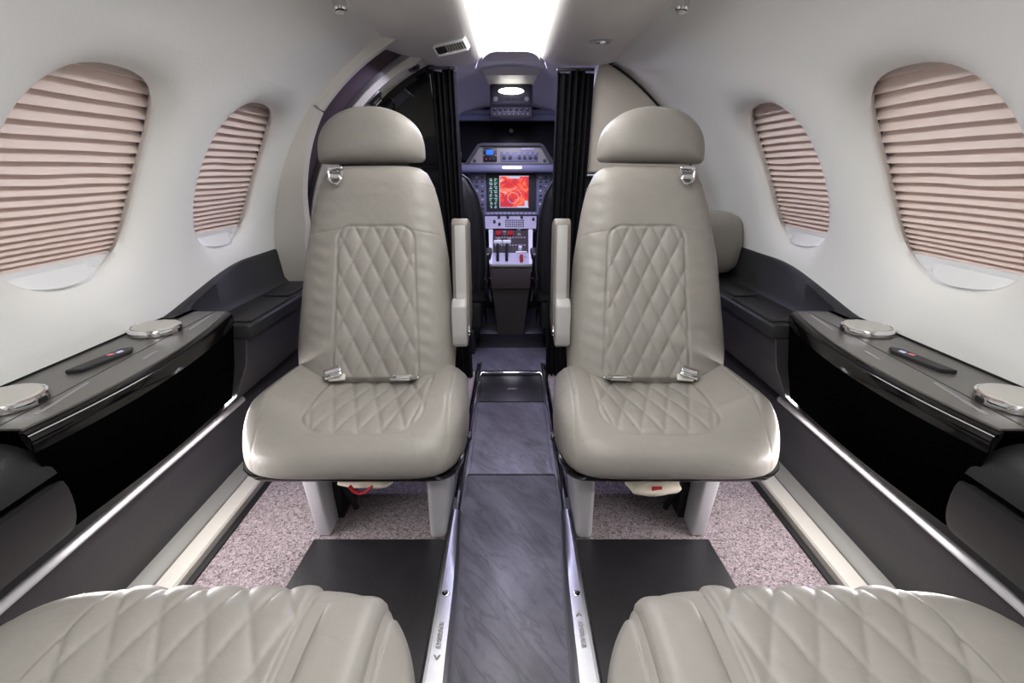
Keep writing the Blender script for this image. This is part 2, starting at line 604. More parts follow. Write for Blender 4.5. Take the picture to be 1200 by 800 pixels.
# shades: one pleated cloth per window, with a white bottom rail
wi = 0
names = {(-1, 0): 'large beige pleated shade in the near left window',
         (-1, 1): 'beige pleated shade in the smaller-looking far left window',
         (1, 0): 'large beige pleated shade in the near right window',
         (1, 1): 'beige pleated shade in the smaller-looking far right window'}
for s in (-1, 1):
    for k, yc in enumerate(WIN_Y):
        wi += 1
        # outer pane with its frame, part of the setting
        V, F = [], []
        nn = 20
        for j in (0, 1):
            for i in range(nn + 1):
                V.append(cyl(WIN_PHI + (-0.215 + 0.43 * i / nn) / R, yc + (-0.195, 0.195)[j], 0.080, s))
        for i in range(nn):
            F.append((i, i + 1, nn + 2 + i, nn + 1 + i))
        struct('window_%d' % wi, (V, F), 'night')
        root = thing('window_shade', names[(s, k)], 'window shade', cyl(WIN_PHI + 0.205 / R, yc, 0.055, s), 'pleated window shades')
        NP = 21 if k == 0 else 22
        bot = 0.158
        top = -0.186
        V, F = [], []
        cols = 24
        rnd = random.Random(wi * 11)
        ridge = []
        for i in range(2 * NP + 1):
            f = i / (2 * NP)
            # pleats lie a little closer towards the bottom
            fk = ((i // 2) + (0.66 if i % 2 else 0.0)) / NP      # long face looking up, short face looking down
            g = fk + (0.15 if k == 0 else 0.10) * math.sin(PI * fk)
            jit = rnd.uniform(-.0005, .0005)
            for c in range(cols + 1):
                yy = yc - 0.190 + 0.38 * c / cols
                wob = 0.0005 * math.sin(yy * 19 + i * 0.35 + wi) + (0.0012 * math.sin(yy * 30) if i // 2 in (8, 9) else 0)
                dep = 0.070 if i % 2 == 0 else 0.0515
                sv = top + (bot - top) * g + wob + jit
                V.append(cyl(WIN_PHI + sv / R, yy, dep, s))
        for i in range(2 * NP):
            for c in range(cols):
                a = i * (cols + 1) + c
                F.append((a, a + 1, a + cols + 2, a + cols + 1))
        ob('pleated_cloth', (V, F), 'shade', root, smooth=False)
        # bottom rail: white tray with a curved finger lip
        V, F = [], []
        nx = 24
        for i in range(nx + 1):
            u = -1 + 2 * i / nx
            yy = yc - 0.016 + 0.150 * u
            lip = 0.022 * max(0.0, 1 - (u / 0.72) ** 2) ** 0.7
            rows = ((bot - 0.003, 0.050), (bot + 0.016, 0.049), (bot + 0.022, 0.047 - lip * 0.8), (bot + 0.026 + lip * .35, 0.046 - lip),
                    (bot + 0.029 + lip * .35, 0.049 - lip * .6), (bot + 0.034, 0.060), (bot - 0.003, 0.068))
            for sv, dp in rows:
                V.append(cyl(WIN_PHI + sv / R, yy, dp, s))
        m = 7
        for i in range(nx):
            for j in range(m):
                j2 = (j + 1) % m
                F.append((i * m + j, i * m + j2, (i + 1) * m + j2, (i + 1) * m + j))
        F.append(tuple(range(m))); F.append(tuple(nx * m + j for j in range(m))[::-1])
        ob('bottom_rail', (V, F), 'white_plastic', root, sharp=40)

        V, F = [], []
        nx = 20
        for i in range(nx + 1):
            u = -1 + 2 * i / nx
            yy = yc - 0.030 + 0.085 * u
            c_ = (1 - u * u) ** 0.8
            for sv, dp in ((bot + 0.006, 0.0480), (bot + 0.014 + 0.008 * c_, 0.047 - 0.020 * c_), (bot + 0.018 + 0.010 * c_, 0.047 - 0.028 * c_), (bot + 0.0205 + 0.010 * c_, 0.049 - 0.026 * c_), (bot + 0.016, 0.052)):
                V.append(cyl(WIN_PHI + sv / R, yy, dp, s))
        for i in range(nx):
            for j in range(5):
                j2 = (j + 1) % 5
                F.append((i * 5 + j, i * 5 + j2, (i + 1) * 5 + j2, (i + 1) * 5 + j))
        ob('finger_lip', (V, F), 'white_plastic', root, sharp=50)

# ------------------------------------------------------------------ ceiling
ps = smooth_poly([(0.106, 1.41), (0.104, 1.392), (0.112, 1.378), (0.138, 1.363), (0.22, 1.355), (0.31, 1.356), (0.378, 1.368)], 2)
for s in (-1, 1):
    pp = [(s * p[0], p[1]) for p in ps]
    # second row a little proud of the first so that the joint between them shows
    struct('ceiling_%s' % ('left' if s < 0 else 'right'), sweep(pp, [YA, 0, 0.6, 1.2, 1.701]), 'ceil')
    pf = [(s * (p[0] if p[1] > 1.36 or p[0] < 0.2 else p[0]), p[1]) for p in ps]
    if s < 0:
        pf2 = pf + [(s * 0.43, 1.385)]
    else:
        pf2 = pf
    struct('ceiling_front_%s' % ('left' if s < 0 else 'right'), join(sweep(pf2, [1.700, 1.9, 2.09]),
           # front edge turned up and the small hanging lip
           sweep([(s * 0.112, 1.40), (s * 0.13, 1.350), (s * 0.30, 1.346), (s * 0.38, 1.362)], [2.09, 2.10])), 'ceil')
struct('ceiling', join(rbox((0, 0.77, 1.435), (0.24, 2.66, 0.01)), rbox((0, 2.10, 1.425), (0.23, 0.012, 0.07))), 'ceil')
struct('ceiling_header', prism([(-0.108, 2.11), (-0.104, 2.085), (-0.092, 2.02), (-0.075, 1.97), (-0.050, 1.945), (0.050, 1.945), (0.075, 1.97), (0.092, 2.02), (0.104, 2.085), (0.108, 2.11)], 'Z', 1.374, 1.384, 0.003, 2), 'cockpit_wall', smooth=False)
for s in (-1, 1):
    struct('trim_%d' % (25 + (s > 0)), sweep([(s * p[0], p[1] - 0.0012) for p in ps[2:]], [1.6945, 1.6995]), 'satin_white')
lamp = thing('ceiling_light', 'long bright white light bar let into the middle of the ceiling', 'light', (0, 0.75, 1.362))
ob('lens', loft([[(-0.103, y, 1.386), (0.103, y, 1.386), (0.103, y, 1.396), (-0.103, y, 1.396)] for y in (-0.54, 2.085)]), 'lens', lamp)
ob('lamp_housing', join(rbox((0, 0.77, 1.405), (0.20, 2.60, 0.012))), 'white_plastic', lamp)

# aft end of the cabin (behind the camera)
arc = [cyl(math.radians(a), 0, 0.0, 1) for a in np.linspace(-110, 110, 50)]
struct('wall_back', ([(p[0], YA, p[2]) for p in arc] + [(0.8, YA, 0.05), (-0.8, YA, 0.05)],
                     [tuple(range(len(arc) + 2))]), 'wall', smooth=False)

# ------------------------------------------------------------------ floor, aisle
struct('floor', join(rbox((-0.43, 0.78, 0.13), (0.54, 2.66, 0.04)), rbox((0.43, 0.78, 0.13), (0.54, 2.66, 0.04))), 'carpet', smooth=False)
struct('floor_base', rbox((0, 1.4, 0.06), (1.7, 4.0, 0.05)), 'black', smooth=False)
aisle = struct('floor_aisle', rbox((0, 1.35, 0.0885), (0.29, 3.8, 0.005)), 'black', smooth=False)
for (a, b) in ((-0.5, 0.44), (0.446, 1.372), (1.380, 1.896)):
    ob('floor_panel', rbox((0, (a + b) / 2, 0.096), (0.262, b - a, 0.010), 0.0015), 'runner', aisle)
ob('floor_panel', rbox((0, 2.04, 0.096), (0.262, 0.270, 0.010), 0.0015), 'mat_shade_black', aisle)
ob('floor_panel', rbox((0, 2.40, 0.096), (0.50, 0.33, 0.010), 0.0015), 'runner', aisle)
ob('floor_panel', rbox((0, 2.69, 0.096), (0.50, 0.24, 0.010), 0.0015), 'mat_shade_black', aisle)  # dark panel: shade between lit floor patches, put into the colour
ob('floor_panel', rbox((0, 3.10, 0.096), (0.60, 0.56, 0.010), 0.0015), 'runner', aisle)
ob('floor_plate_mark', join(*[rbox((-0.012 + 0.008 * i, 2.03, 0.1015), (0.005, 0.008, 0.001)) for i in range(5)]), 'faint', aisle, smooth=False)
struct('trim_1', rbox((0, 2.205, 0.106), (0.34, 0.022, 0.014), 0.005, 3), 'chrome')

tn = 1
for s in (-1, 1):
    # near half: broad flat sill plate
    tn += 1
    secs = []
    for y, xi, xo in ((-0.5, 0.100, 0.158), (0.5, 0.104, 0.155), (0.70, 0.110, 0.153), (0.86, 0.113, 0.152), (0.96, 0.118, 0.152), (1.00, 0.121, 0.152), (1.04, 0.124, 0.152), (1.12, 0.128, 0.152)):
        secs.append([(s * xi, y, 0.10), (s * xi, y, 0.150), (s * (xi + 0.003), y, 0.157), (s * (xi + 0.010), y, 0.163), (s * (xo - 0.006), y, 0.165), (s * xo, y, 0.160), (s * xo, y, 0.10)])
    r1 = struct('trim_%d' % tn, loft(secs), 'brushed')
    # small dimple screw
    sc_ = ob('screw', lathe([(0.0001, -0.001), (0.007, -0.001), (0.0075, 0.0012), (0.005, 0.002), (0.0001, 0.0012)], (s * 0.136, 0.842, 0.1645), 16), 'chrome', r1)
    cu = bpy.data.curves.new('lettering', 'FONT')
    cu.body = 'EMBRAER'
    cu.size = 0.0135
    cu.extrude = 0.0003
    cu.align_x = 'CENTER'; cu.align_y = 'CENTER'
    to = bpy.data.objects.new('lettering', cu)
    cu.materials.append(M['cockpit_grey'])
    COL.objects.link(to)
    to.parent = r1
    to.location = Vector((s * 0.134, 0.742, 0.1658)) - wloc(r1)
    to.rotation_euler = (0, 0, -s * PI / 2)
    yl = 0.742 + s * 0.045
    ch = -s   # the chevron stands before the first letter
    ob('emblem', prism([(s * 0.134, yl + s * 0.008), (s * 0.134 + 0.006, yl - s * 0.001), (s * 0.134 + 0.004, yl - s * 0.003), (s * 0.134, yl + s * 0.003),
                        (s * 0.134 - 0.004, yl - s * 0.003), (s * 0.134 - 0.006, yl - s * 0.001)], 'Z', 0.1652, 0.1662), 'cockpit_grey', r1, smooth=False)
    # far half: narrow polished rail with a groove
    tn += 1
    secs = []
    for y in (1.125, 1.5, 1.9, 2.195):
        g = 0.002 * (y - 1.125)
        secs.append([(s * (0.130 + g), y, 0.10), (s * (0.130 + g), y, 0.152), (s * (0.133 + g), y, 0.158), (s * (0.139 + g), y, 0.160), (s * (0.141 + g), y, 0.154),
                     (s * (0.145 + g), y, 0.154), (s * (0.147 + g), y, 0.160), (s * 0.154, y, 0.158), (s * 0.156, y, 0.150), (s * 0.156, y, 0.10)])
    struct('trim_%d' % tn, loft(secs), 'chrome')
    # cream sill along the carpet, black gap beside it
    side = 'left' if s < 0 else 'right'
    struct('baseboard_%s' % side, sweep([(s * p[0], p[1]) for p in ((0.700, 0.13), (0.700, 0.173), (0.704, 0.178), (0.740, 0.181))], [YA, 2.1]), 'sill_cream')
    tn += 1
    struct('trim_%d' % tn, sweep([(s * p[0], p[1]) for p in ((0.740, 0.180), (0.741, 0.186), (0.746, 0.190), (0.776, 0.200), (0.80, 0.200))], [YA, 2.1]), 'sill_grey')
    tn += 1
    struct('trim_%d' % tn, rbox((s * 0.693, 0.8, 0.150), (0.014, 2.7, 0.012)), 'black', smooth=False)
    # charcoal dado panel, with a white strip painting the bright reflection on its shoulder
    dado = [(0.79, 0.60), (0.785, 0.47), (0.762, 0.425), (0.748, 0.402), (0.744, 0.388), (0.747, 0.372), (0.762, 0.28), (0.776, 0.195)]
    struct('wall_lower_%s' % side, sweep([(s * p[0], p[1]) for p in dado], [YA, 0.2, 1.0, 2.1]), 'dado', sharp=50)
    tn += 1
    struct('trim_%d' % tn, tube([(s * 0.748, YA, 0.393), (s * 0.748, 0.6, 0.393), (s * 0.750, 1.30, 0.393)], 0.0095, 12), 'satin_white')  # not a trim part: white strip painting the reflection on the dado shoulder

# ------------------------------------------------------------------ black vinyl mats behind the front seats' legs
for s, w in ((-1, 'black vinyl floor mat before the left front seat'), (1, 'black vinyl floor mat before the right front seat')):
    far, near = 1.016, 0.40
    pts = [(s * 0.158, far), (s * 0.475, far), (s * 0.475, far - 0.01), (s * 0.500, near), (s * 0.158, near)]
    t = ob('floor_mat', prism(pts, 'Z', 0.150, 0.157, 0.001, 1), 'mat_shade_black')
    tag(t, w, 'floor mat', 'black floor mats')

exec_after = []


# ------------------------------------------------------------------ upholstery
def quilt(x, y, px, py, amp=0.0036, soft=0.0065):
    a = x / px + y / py
    b = x / px - y / py
    L = px * py / math.hypot(px, py)
    d1 = np.abs((a + 0.5) % 1 - 0.5) * L
    d2 = np.abs((b + 0.5) % 1 - 0.5) * L
    d = np.minimum(d1, d2)
    big = 1 - np.exp(-(d1 * d2) / 0.00013)
    return amp * (0.55 * (1 - np.exp(-d / soft)) + 0.6 * big) - 0.0012 * np.exp(-(d / 0.0014) ** 2)


def sd_round(x, y, cx, cy, hx, hy, r):
    qx = np.abs(x - cx) - hx + r
    qy = np.abs(y - cy) - hy + r
    return np.hypot(np.maximum(qx, 0), np.maximum(qy, 0)) + np.minimum(np.maximum(qx, qy), 0) - r


def groove(sd, depth=0.0035, w=0.003):
    return -depth * np.exp(-(sd / w) ** 2)


def grid_faces(nj, ni, off=0, flip=False):
    F = []
    for j in range(nj - 1):
        for i in range(ni - 1):
            q = (off + j * ni + i, off + j * ni + i + 1, off + (j + 1) * ni + i + 1, off + (j + 1) * ni + i)
            F.append(q[::-1] if flip else q)
    return F


def puff(zs, wfun, front, back, ni=120, place=None, lean=None):
    """pillow: local x across, h up, depth -front..+back. Returns vertices placed by place(x, d, h)."""
    t = np.linspace(-1, 1, ni)
    tx = 1.28 * t - 0.28 * t ** 3
    tx = np.sign(tx) * np.minimum(np.abs(tx), 1)
    V = []
    for h in zs:
        w = wfun(h)
        X = tx * w
        V += [place(x, -d, h) for x, d in zip(X, front(X, tx, h))]
    nf = len(V)
    for h in zs:
        w = wfun(h)
        X = tx * w
        V += [place(x, d, h) for x, d in zip(X, back(X, tx, h))]
    n = len(zs)
    F = grid_faces(n, ni) + grid_faces(n, ni, nf, True)
    # bottom and top closures (thin when the ends taper)
    for j in (0, n - 1):
        for i in range(ni - 1):
            a, b = j * ni + i, j * ni + i + 1
            F.append((a, b, nf + b, nf + a) if j else (b, a, nf + a, nf + b))
    return V, F


RECL = math.radians(19)


def seat_back(s, root, cx, yb, zb, face, arm=True, name='backrest'):
    """face = +1: the back faces the camera (towards -Y); -1: it faces forwards"""
    H = 0.555
    hs = [-0.03, 0.0, 0.083, 0.309, 0.445, 0.500, 0.536, 0.550, 0.556]
    ws = [0.190, 0.205, 0.209, 0.190, 0.167, 0.152, 0.134, 0.115, 0.085]
    zs = np.concatenate([np.linspace(-0.03, 0.50, 190), 0.50 + 0.056 * np.sin(np.linspace(0.02, 1, 26) * PI / 2)])

    def wfun(h): return sinterp(h, hs, ws) if h < 0.5 else interp(h, hs, ws)

    def place(x, d, h):
        y = face * (d * math.cos(RECL) + h * math.sin(RECL))
        z = zb + h * math.cos(RECL) - d * math.sin(RECL)
        return (s * cx + x, yb + y, z)

    def endf(h):
        a = max(0.0, 1 - (max(0.0, h - 0.49) / 0.066) ** 2.6) ** (1 / 2.2) if h > 0.49 else 1
        b = min(1.0, ((h + 0.03) / 0.03) ** 0.5) if h < 0 else 1
        return a * b

    def front(X, t, h):
        edge = np.maximum(0, 1 - np.abs(t) ** 4.5) ** (1 / 2.2)
        base = 0.058 * edge * endf(h)
        # shallow hollow in the middle, bolsters at the sides
        base = base - 0.010 * np.exp(-(X / 0.085) ** 2) * min(1, max(0, (0.47 - h) / 0.1)) * endf(h)
        xi = -s * X      # outboard is negative, so both seats mirror
        hw = 0.097 + (0.36 - min(h, 0.36)) * 0.034
        sd = sd_round(xi, h, 0.008, 0.185, hw, 0.203, 0.036)
        q = quilt(xi + 0.004, h + 0.0, 0.0485, 0.0995)
        ins = 1 / (1 + np.exp(np.clip(sd / 0.0012, -40, 40)))
        base = base + ins * (q - 0.001) * endf(h) + groove(sd, 0.004, 0.0028)
        # cross seams left and right from the insert's shoulders, piping near the outer edge
        if h > 0.05:
            seam = np.exp(-((h - (0.375 + 0.010 * np.cos(X * 14))) / 0.0016) ** 2) * (sd > 0)
            base = base - 0.0016 * seam * (np.abs(t) < .98)
        wr = 0.0007 * np.sin(h * 160 + np.sin(X * 40) * 2.0) * np.exp(-((np.abs(X) - 0.13) / 0.03) ** 2)
        return np.maximum(base + wr * edge, 0)

    def back(X, t, h):
        edge = np.maximum(0, 1 - np.abs(t) ** 4) ** (1 / 2.4)
        return 0.055 * edge * endf(h)

    return ob(name, puff(zs, wfun, front, back, 130, place), 'leather', root, sharp=None)


def headrest(s, root, cx, yb, zb, face, tilt=0.0):
    """D-shaped cushion standing on the top of the back"""
    H, W = 0.140, 0.1425
    zs = H * (1 - np.cos(np.linspace(0, PI, 60))) / 2
    lean = math.radians(7)

    def wfun(h):
        u = h / H
        lowr = min(1, (u / 0.10)) if u < 0.10 else 1
        low = 1 - 0.10 * (1 - math.sqrt(max(0, 1 - (1 - lowr) ** 2)))
        up = max(0.0, 1 - max(0, (u - 0.15) / 0.85) ** 2.5) ** 0.5
        return W * low * max(up, 0.12)

    def endf(h):
        u = h / H
        return max(0, 1 - abs(2 * u - 1) ** 4.5) ** (1 / 2.2)

    def front(X, t, h):
        edge = np.maximum(0, 1 - np.abs(t) ** 3.2) ** (1 / 2.1)
        w = 0.056 * edge * endf(h)
        return w

    def back(X, t, h):
        edge = np.maximum(0, 1 - np.abs(t) ** 3.2) ** (1 / 2.1)
        return 0.05 * edge * endf(h)

    ct, st = math.cos(tilt), math.sin(tilt)

    def place(x, d, h):
        x, hh = x * ct - (h) * st, x * st + h * ct
        y = face * (d * math.cos(lean) + hh * math.sin(lean))
        z = zb + hh * math.cos(lean) - d * math.sin(lean)
        return (s * cx + x, yb + y, z)

    return ob('headrest', puff(zs, wfun, front, back, 70, place), 'leather', root, sharp=None)


def resample(pts, n, closed=True):
    p = np.array(pts + ([pts[0]] if closed else []), float)
    d = np.concatenate([[0], np.cumsum(np.hypot(*np.diff(p, axis=0).T))])
    t = np.linspace(0, d[-1], n, endpoint=not closed)
    return np.stack([np.interp(t, d, p[:, 0]), np.interp(t, d, p[:, 1])], 1), t, d[-1]


def cushion(s, root, prof, cxf, hw, disp, npf=240, nx=170, n_exp=4.2, name='seat_cushion', mat='leather', rise=None, wf=None, full_back=False):
    """closed (Y,z) outline drawn across the width, shrunk to its middle at the sides.
    disp(X, Y, Z, nz, ny) gives the outward relief."""
    P, T, L = resample(smooth_poly(prof, 3, True), npf)
    C = np.array([P[:, 0].mean(), P[:, 1].mean()])
    t = np.linspace(-1, 1, nx)
    tx = 1.22 * t - 0.22 * t ** 3
    d = np.roll(P, -1, 0) - np.roll(P, 1, 0)
    N = np.stack([d[:, 1], -d[:, 0]], 1)
    N /= np.linalg.norm(N, axis=1)[:, None]
    if ((P - C) * N).sum() < 0: N = -N
    V = []
    for u in tx:
        e = max(0.0, 1 - abs(u) ** n_exp) ** (1 / 2.3)
        ez = e ** 0.7 if full_back else e
        dy = P[:, 0] - C[0]
        ky = np.where(dy > 0, (0.15 * e + 0.85) if full_back else (0.90 * e + 0.10), 0.90 * e + 0.10) * (1 if e > 0 else 0)
        Y = C[0] + dy * ky
        Z = C[1] + (P[:, 1] - C[1]) * ez
        X = np.full(npf, u * hw) * (wf(Y) if wf is not None else 1)
        if rise is not None: Z = Z + rise(u, Y) * np.maximum(N[:, 1], 0) * e
        dd = disp(X, Y, Z, N) * (e > 0.15)
        Y = Y + N[:, 0] * dd; Z = Z + N[:, 1] * dd
        xs = s * (cxf(Y) + X)
        V += list(zip(xs, Y, Z))
    F = []
    for j in range(nx - 1):
        for i in range(npf):
            i2 = (i + 1) % npf
            F.append((j * npf + i, j * npf + i2, (j + 1) * npf + i2, (j + 1) * npf + i))
    F.append(tuple(range(npf))); F.append(tuple((nx - 1) * npf + i for i in range(npf))[::-1])
    return ob(name, (V, F), mat, root, sharp=None)


def front_seat(s):
    w = 'left' if s < 0 else 'right'
    label = {'left': 'grey quilted leather cabin seat facing us, left of the aisle by the black cabinet',
             'right': 'grey quilted leather cabin seat facing us, right of the aisle, cream pouch under it'}[w]
    cx = 0.345
    root = thing('cabin_seat', label, 'seat', (s * cx, 1.15, 0.15), 'cabin seats facing aft')
    seat_back(s, root, 0.355, 1.262, 0.478, 1)
    headrest(s, root, 0.371, 1.452, 1.014, 1, tilt=s * math.radians(-1.0))
    prof = [(1.36, 0.470), (1.22, 0.478), (1.10, 0.488), (1.00, 0.492), (0.935, 0.485), (0.902, 0.465), (0.890, 0.430),
            (0.898, 0.400), (0.93, 0.383), (1.00, 0.375), (1.20, 0.37), (1.36, 0.37), (1.38, 0.42)]

    def cxf(Y): return 0.340 + (Y - 0.9) * 0.035

    def wf(Y): return 1 - 0.06 * np.clip((Y - 1.04) / 0.32, 0, 1) ** 1.8

    def rise(u, Y):
        return 0.052 * np.clip((abs(u) - 0.30) / 0.5, 0, 1) ** 1.3 * np.clip((Y - 0.93) / 0.10, 0, 1) * np.clip((1.34 - Y) / 0.1, 0, 1) - 0.006 * (1 - abs(u))

    def disp(X, Y, Z, N):
        # distance along the cover from the back edge: length over the top, then down the front
        v = np.where(Z > 0.40, (1.36 - Y) + np.clip(0.47 - Z, 0, 1) * 0.9, 9)
        top = (N[:, 1] > -0.2)
        sd = sd_round(X + 0.022, v, 0.0, 0.195, 0.131, 0.217, 0.062)
        ins = 1 / (1 + np.exp(np.clip(sd / 0.0012, -40, 40))) * top
        q = quilt(X + 0.022, v - 0.412, 0.0500, 0.170, amp=0.0044)
        r = ins * (q - 0.001) + groove(sd, 0.004, 0.003) * top
        r = r + groove(np.abs(X + 0.01) - 0.198, 0.0016, 0.0018)      # side seams, a double row of stitching
        r = r + groove(Z - 0.392 - 0.02 * (1 - np.abs(X / 0.22)), 0.0018, 0.002) * (Y < 0.96)
        return r

    cushion(s, root, prof, cxf, 0.2475, disp, rise=rise, wf=wf, n_exp=7.0, full_back=True)
    # black pan below the cushion with a rim
    pan = [(1.36, 0.372), (1.0, 0.372), (0.955, 0.380), (0.930, 0.394), (0.918, 0.390), (0.930, 0.372), (0.97, 0.358), (1.36, 0.350)]
    P = smooth_poly(pan, 1, True)
    secs = []
    for u in np.linspace(-1, 1, 40):
        e = max(0, 1 - abs(u) ** 7) ** (1 / 3)
        lift = 0.022 * max(0, (abs(u) - 0.80) / 0.2) ** 2
        secs.append([(s * (cxf(y) + u * 0.236 * float(wf(y))), 1.16 + (y - 1.16) * (0.80 + 0.20 * e), z + lift) for y, z in P])
    ob('seat_pan', loft(secs), 'gloss_black', root)
    # legs: outboard slanted silver plate
    lg = [(1.030, 0.150), (1.025, 0.322), (1.30, 0.335), (1.30, 0.150)]
    def plate(xo_t, xi_t, xo_b, xi_b, y0, y1, zt):
        return loft([[(s * xo_b, y0, 0.151), (s * xi_b, y0, 0.151), (s * xi_t, y0 - 0.01, zt), (s * xo_t, y0 - 0.01, zt)],
                     [(s * xo_b, y1, 0.151), (s * xi_b, y1, 0.151), (s * xi_t, y1, zt), (s * xo_t, y1, zt)]])
    def bev(vf, b):
        bm = bmesh.new(); me = mesh(vf); bm.from_mesh(me)
        bmesh.ops.bevel(bm, geom=bm.edges[:], offset=b, segments=3, profile=0.5, affect='EDGES')
        return bm_out(bm)
    ob('leg', bev(plate(0.488, 0.450, 0.472, 0.440, 1.032, 1.10, 0.322), 0.006), 'silver_paint', root)
    ob('leg', bev(plate(0.196, 0.138, 0.196, 0.158, 1.018, 1.20, 0.352), 0.014), 'silver_paint', root)
    # dark carriage under the pan
    ob('carriage', join(rbox((s * 0.452, 1.22, 0.245), (0.05, 0.24, 0.19), 0.006), rbox((s * 0.175, 1.28, 0.235), (0.03, 0.16, 0.17), 0.005),
                        rbox((s * 0.33, 1.26, 0.325), (0.30, 0.17, 0.03), 0.006), tube([(s * 0.43, 1.09, 0.30), (s * 0.40, 1.12, 0.17)], 0.008)), 'black', root)
    # armrest, stowed upright at the aisle side
    ar = [(1.315, 0.882), (1.300, 0.884), (1.286, 0.872), (1.272, 0.70), (1.262, 0.672), (1.262, 0.60), (1.30, 0.585), (1.355, 0.62), (1.36, 0.70), (1.36, 0.87)]
    arm = ob('armrest', prism(ar, 'X', s * 0.106, s * 0.148, 0.005, 3), 'arm_grey', root)
    ob('armrest_inlay', prism([(1.290, 0.868), (1.2835, 0.870), (1.2695, 0.70), (1.2600, 0.672), (1.27, 0.672), (1.276, 0.70)], 'X', s * 0.113, s * 0.140, 0.002, 2), 'arm_light', arm)
    ob('armrest_end', prism([(1.262, 0.690), (1.238, 0.676), (1.232, 0.60), (1.238, 0.572), (1.256, 0.562), (1.31, 0.575), (1.325, 0.60), (1.31, 0.68)], 'X', s * 0.112, s * 0.150, 0.006, 3), 'arm_light', arm)
    ob('pivot_cap', lathe([(0.0001, 0), (0.014, 0), (0.016, 0.002), (0.014, 0.005), (0.0001, 0.006)], (s * 0.1115, 1.27, 0.605), 24, (-s, 0, 0)), 'chrome', arm)
    # shoulder belt guide peeping out under the headrest, outboard
    gx = s * (0.446 if s < 0 else 0.447)
    gy, gz = 1.372, 0.990
    guide = ob('belt_guide', join(rbox((gx, gy, gz + 0.010), (0.040, 0.012, 0.016), 0.005, 3, (RECL, 0, 0)),
                                  tube([(gx - 0.016, gy - 0.004, gz + 0.004), (gx - 0.017, gy - 0.008, gz - 0.012), (gx - 0.006, gy - 0.011, gz - 0.026), (gx + 0.006, gy - 0.011, gz - 0.026),
                                        (gx + 0.017, gy - 0.008, gz - 0.012), (gx + 0.016, gy - 0.004, gz + 0.004)], 0.0042, 10)), 'chrome', root)
    ob('belt_roller', tube([(gx - 0.013, gy - 0.008, gz - 0.008), (gx + 0.013, gy - 0.008, gz - 0.008)], 0.0065, 12), 'chrome', guide)
    # lap belt halves lying at the foot of the back
    bx = s * 0.445
    belt = ob('lap_belt', rbox((bx, 1.215, 0.505), (0.040, 0.055, 0.005), 0.002, 2, (0.35, 0, -s * 0.25)), 'trim_cream', root)
    belt2 = ob('lap_belt', rbox((s * 0.265, 1.225, 0.503), (0.052, 0.05, 0.005), 0.002, 2, (0.3, 0, s * 0.15)), 'trim_cream', root)
    ob('buckle', join(rbox((bx + s * 0.006, 1.203, 0.516), (0.044, 0.022, 0.012), 0.004, 3, (0.5, s * 0.25, -s * 0.2)), rbox((bx + s * 0.002, 1.193, 0.506), (0.046, 0.010, 0.004), 0.002, 2, (0.5, s * 0.25, -s * 0.2))), 'chrome', belt)
    x0 = s * 0.275
    ob('belt_tongue', join(tube([(x0 - 0.022, 1.196, 0.505), (x0 - 0.026, 1.180, 0.503), (x0 + 0.022, 1.178, 0.503), (x0 + 0.026, 1.194, 0.507), (x0 - 0.022, 1.196, 0.507)], 0.0028, 8),
                           rbox((x0 - s * 0.032, 1.192, 0.506), (0.024, 0.014, 0.004), 0.0015, 2, (0.2, 0, s * 0.2))), 'chrome', belt2)
    ob('seat_lever', join(tube([(s * 0.098, 1.02, 0.432), (s * 0.088, 1.02, 0.432)], 0.007, 10), rbox((s * 0.092, 1.01, 0.438), (0.006, 0.03, 0.012), 0.002)), 'black', root)
    return root


for s in (-1, 1): front_seat(s)

# things stowed under the two seats
def blob(c, d, seed, n=28, m=16, amp=0.06):
    rnd = random.Random(seed)
    ph = [rnd.uniform(0, 6) for _ in range(6)]
    V, F = [], []
    for j in range(m + 1):
        th = PI * j / m
        for i in range(n):
            f = 2 * PI * i / n
            e = 0.75
            def se(v): return math.copysign(abs(v) ** e, v)
            r = 1 + amp * math.sin(3 * f + ph[0]) * math.sin(2 * th + ph[1]) + amp * 0.7 * math.sin(7 * f + ph[2] + th * 2)
            V.append((c[0] + d[0] * se(math.cos(f)) * math.sin(th) * r, c[1] + d[1] * se(math.sin(f)) * math.sin(th) * r, c[2] + d[2] * math.cos(th) * r))
    for j in range(m):
        for i in range(n):
            i2 = (i + 1) % n
            F.append((j * n + i, j * n + i2, (j + 1) * n + i2, (j + 1) * n + i))
    return V, F


p = thing('life_vest_pouch', 'cream cloth life vest pouch with red tag hanging under the right seat', 'pouch', (0.315, 0.965, 0.33))
ob('pouch', blob((0.312, 0.968, 0.343), (0.060, 0.035, 0.018), 3), 'pouch', p, sharp=None)
ob('tag', rbox((0.312, 0.938, 0.350), (0.022, 0.004, 0.014), 0.001), 'red', p)
p = thing('life_vest_pouch', 'small pouch with red pull straps tucked under the left seat', 'pouch', (-0.315, 0.96, 0.34))
ob('pouch', blob((-0.318, 0.975, 0.350), (0.060, 0.03, 0.012), 5), 'pouch', p, sharp=None)
ob('pull_strap', join(tube([(-0.345, 0.936, 0.360), (-0.335, 0.932, 0.350), (-0.322, 0.932, 0.344)], 0.0055, 8, 0.5),
                      tube([(-0.322, 0.932, 0.344), (-0.310, 0.932, 0.348), (-0.296, 0.936, 0.360)], 0.0045, 8, 0.5)), 'red', p)


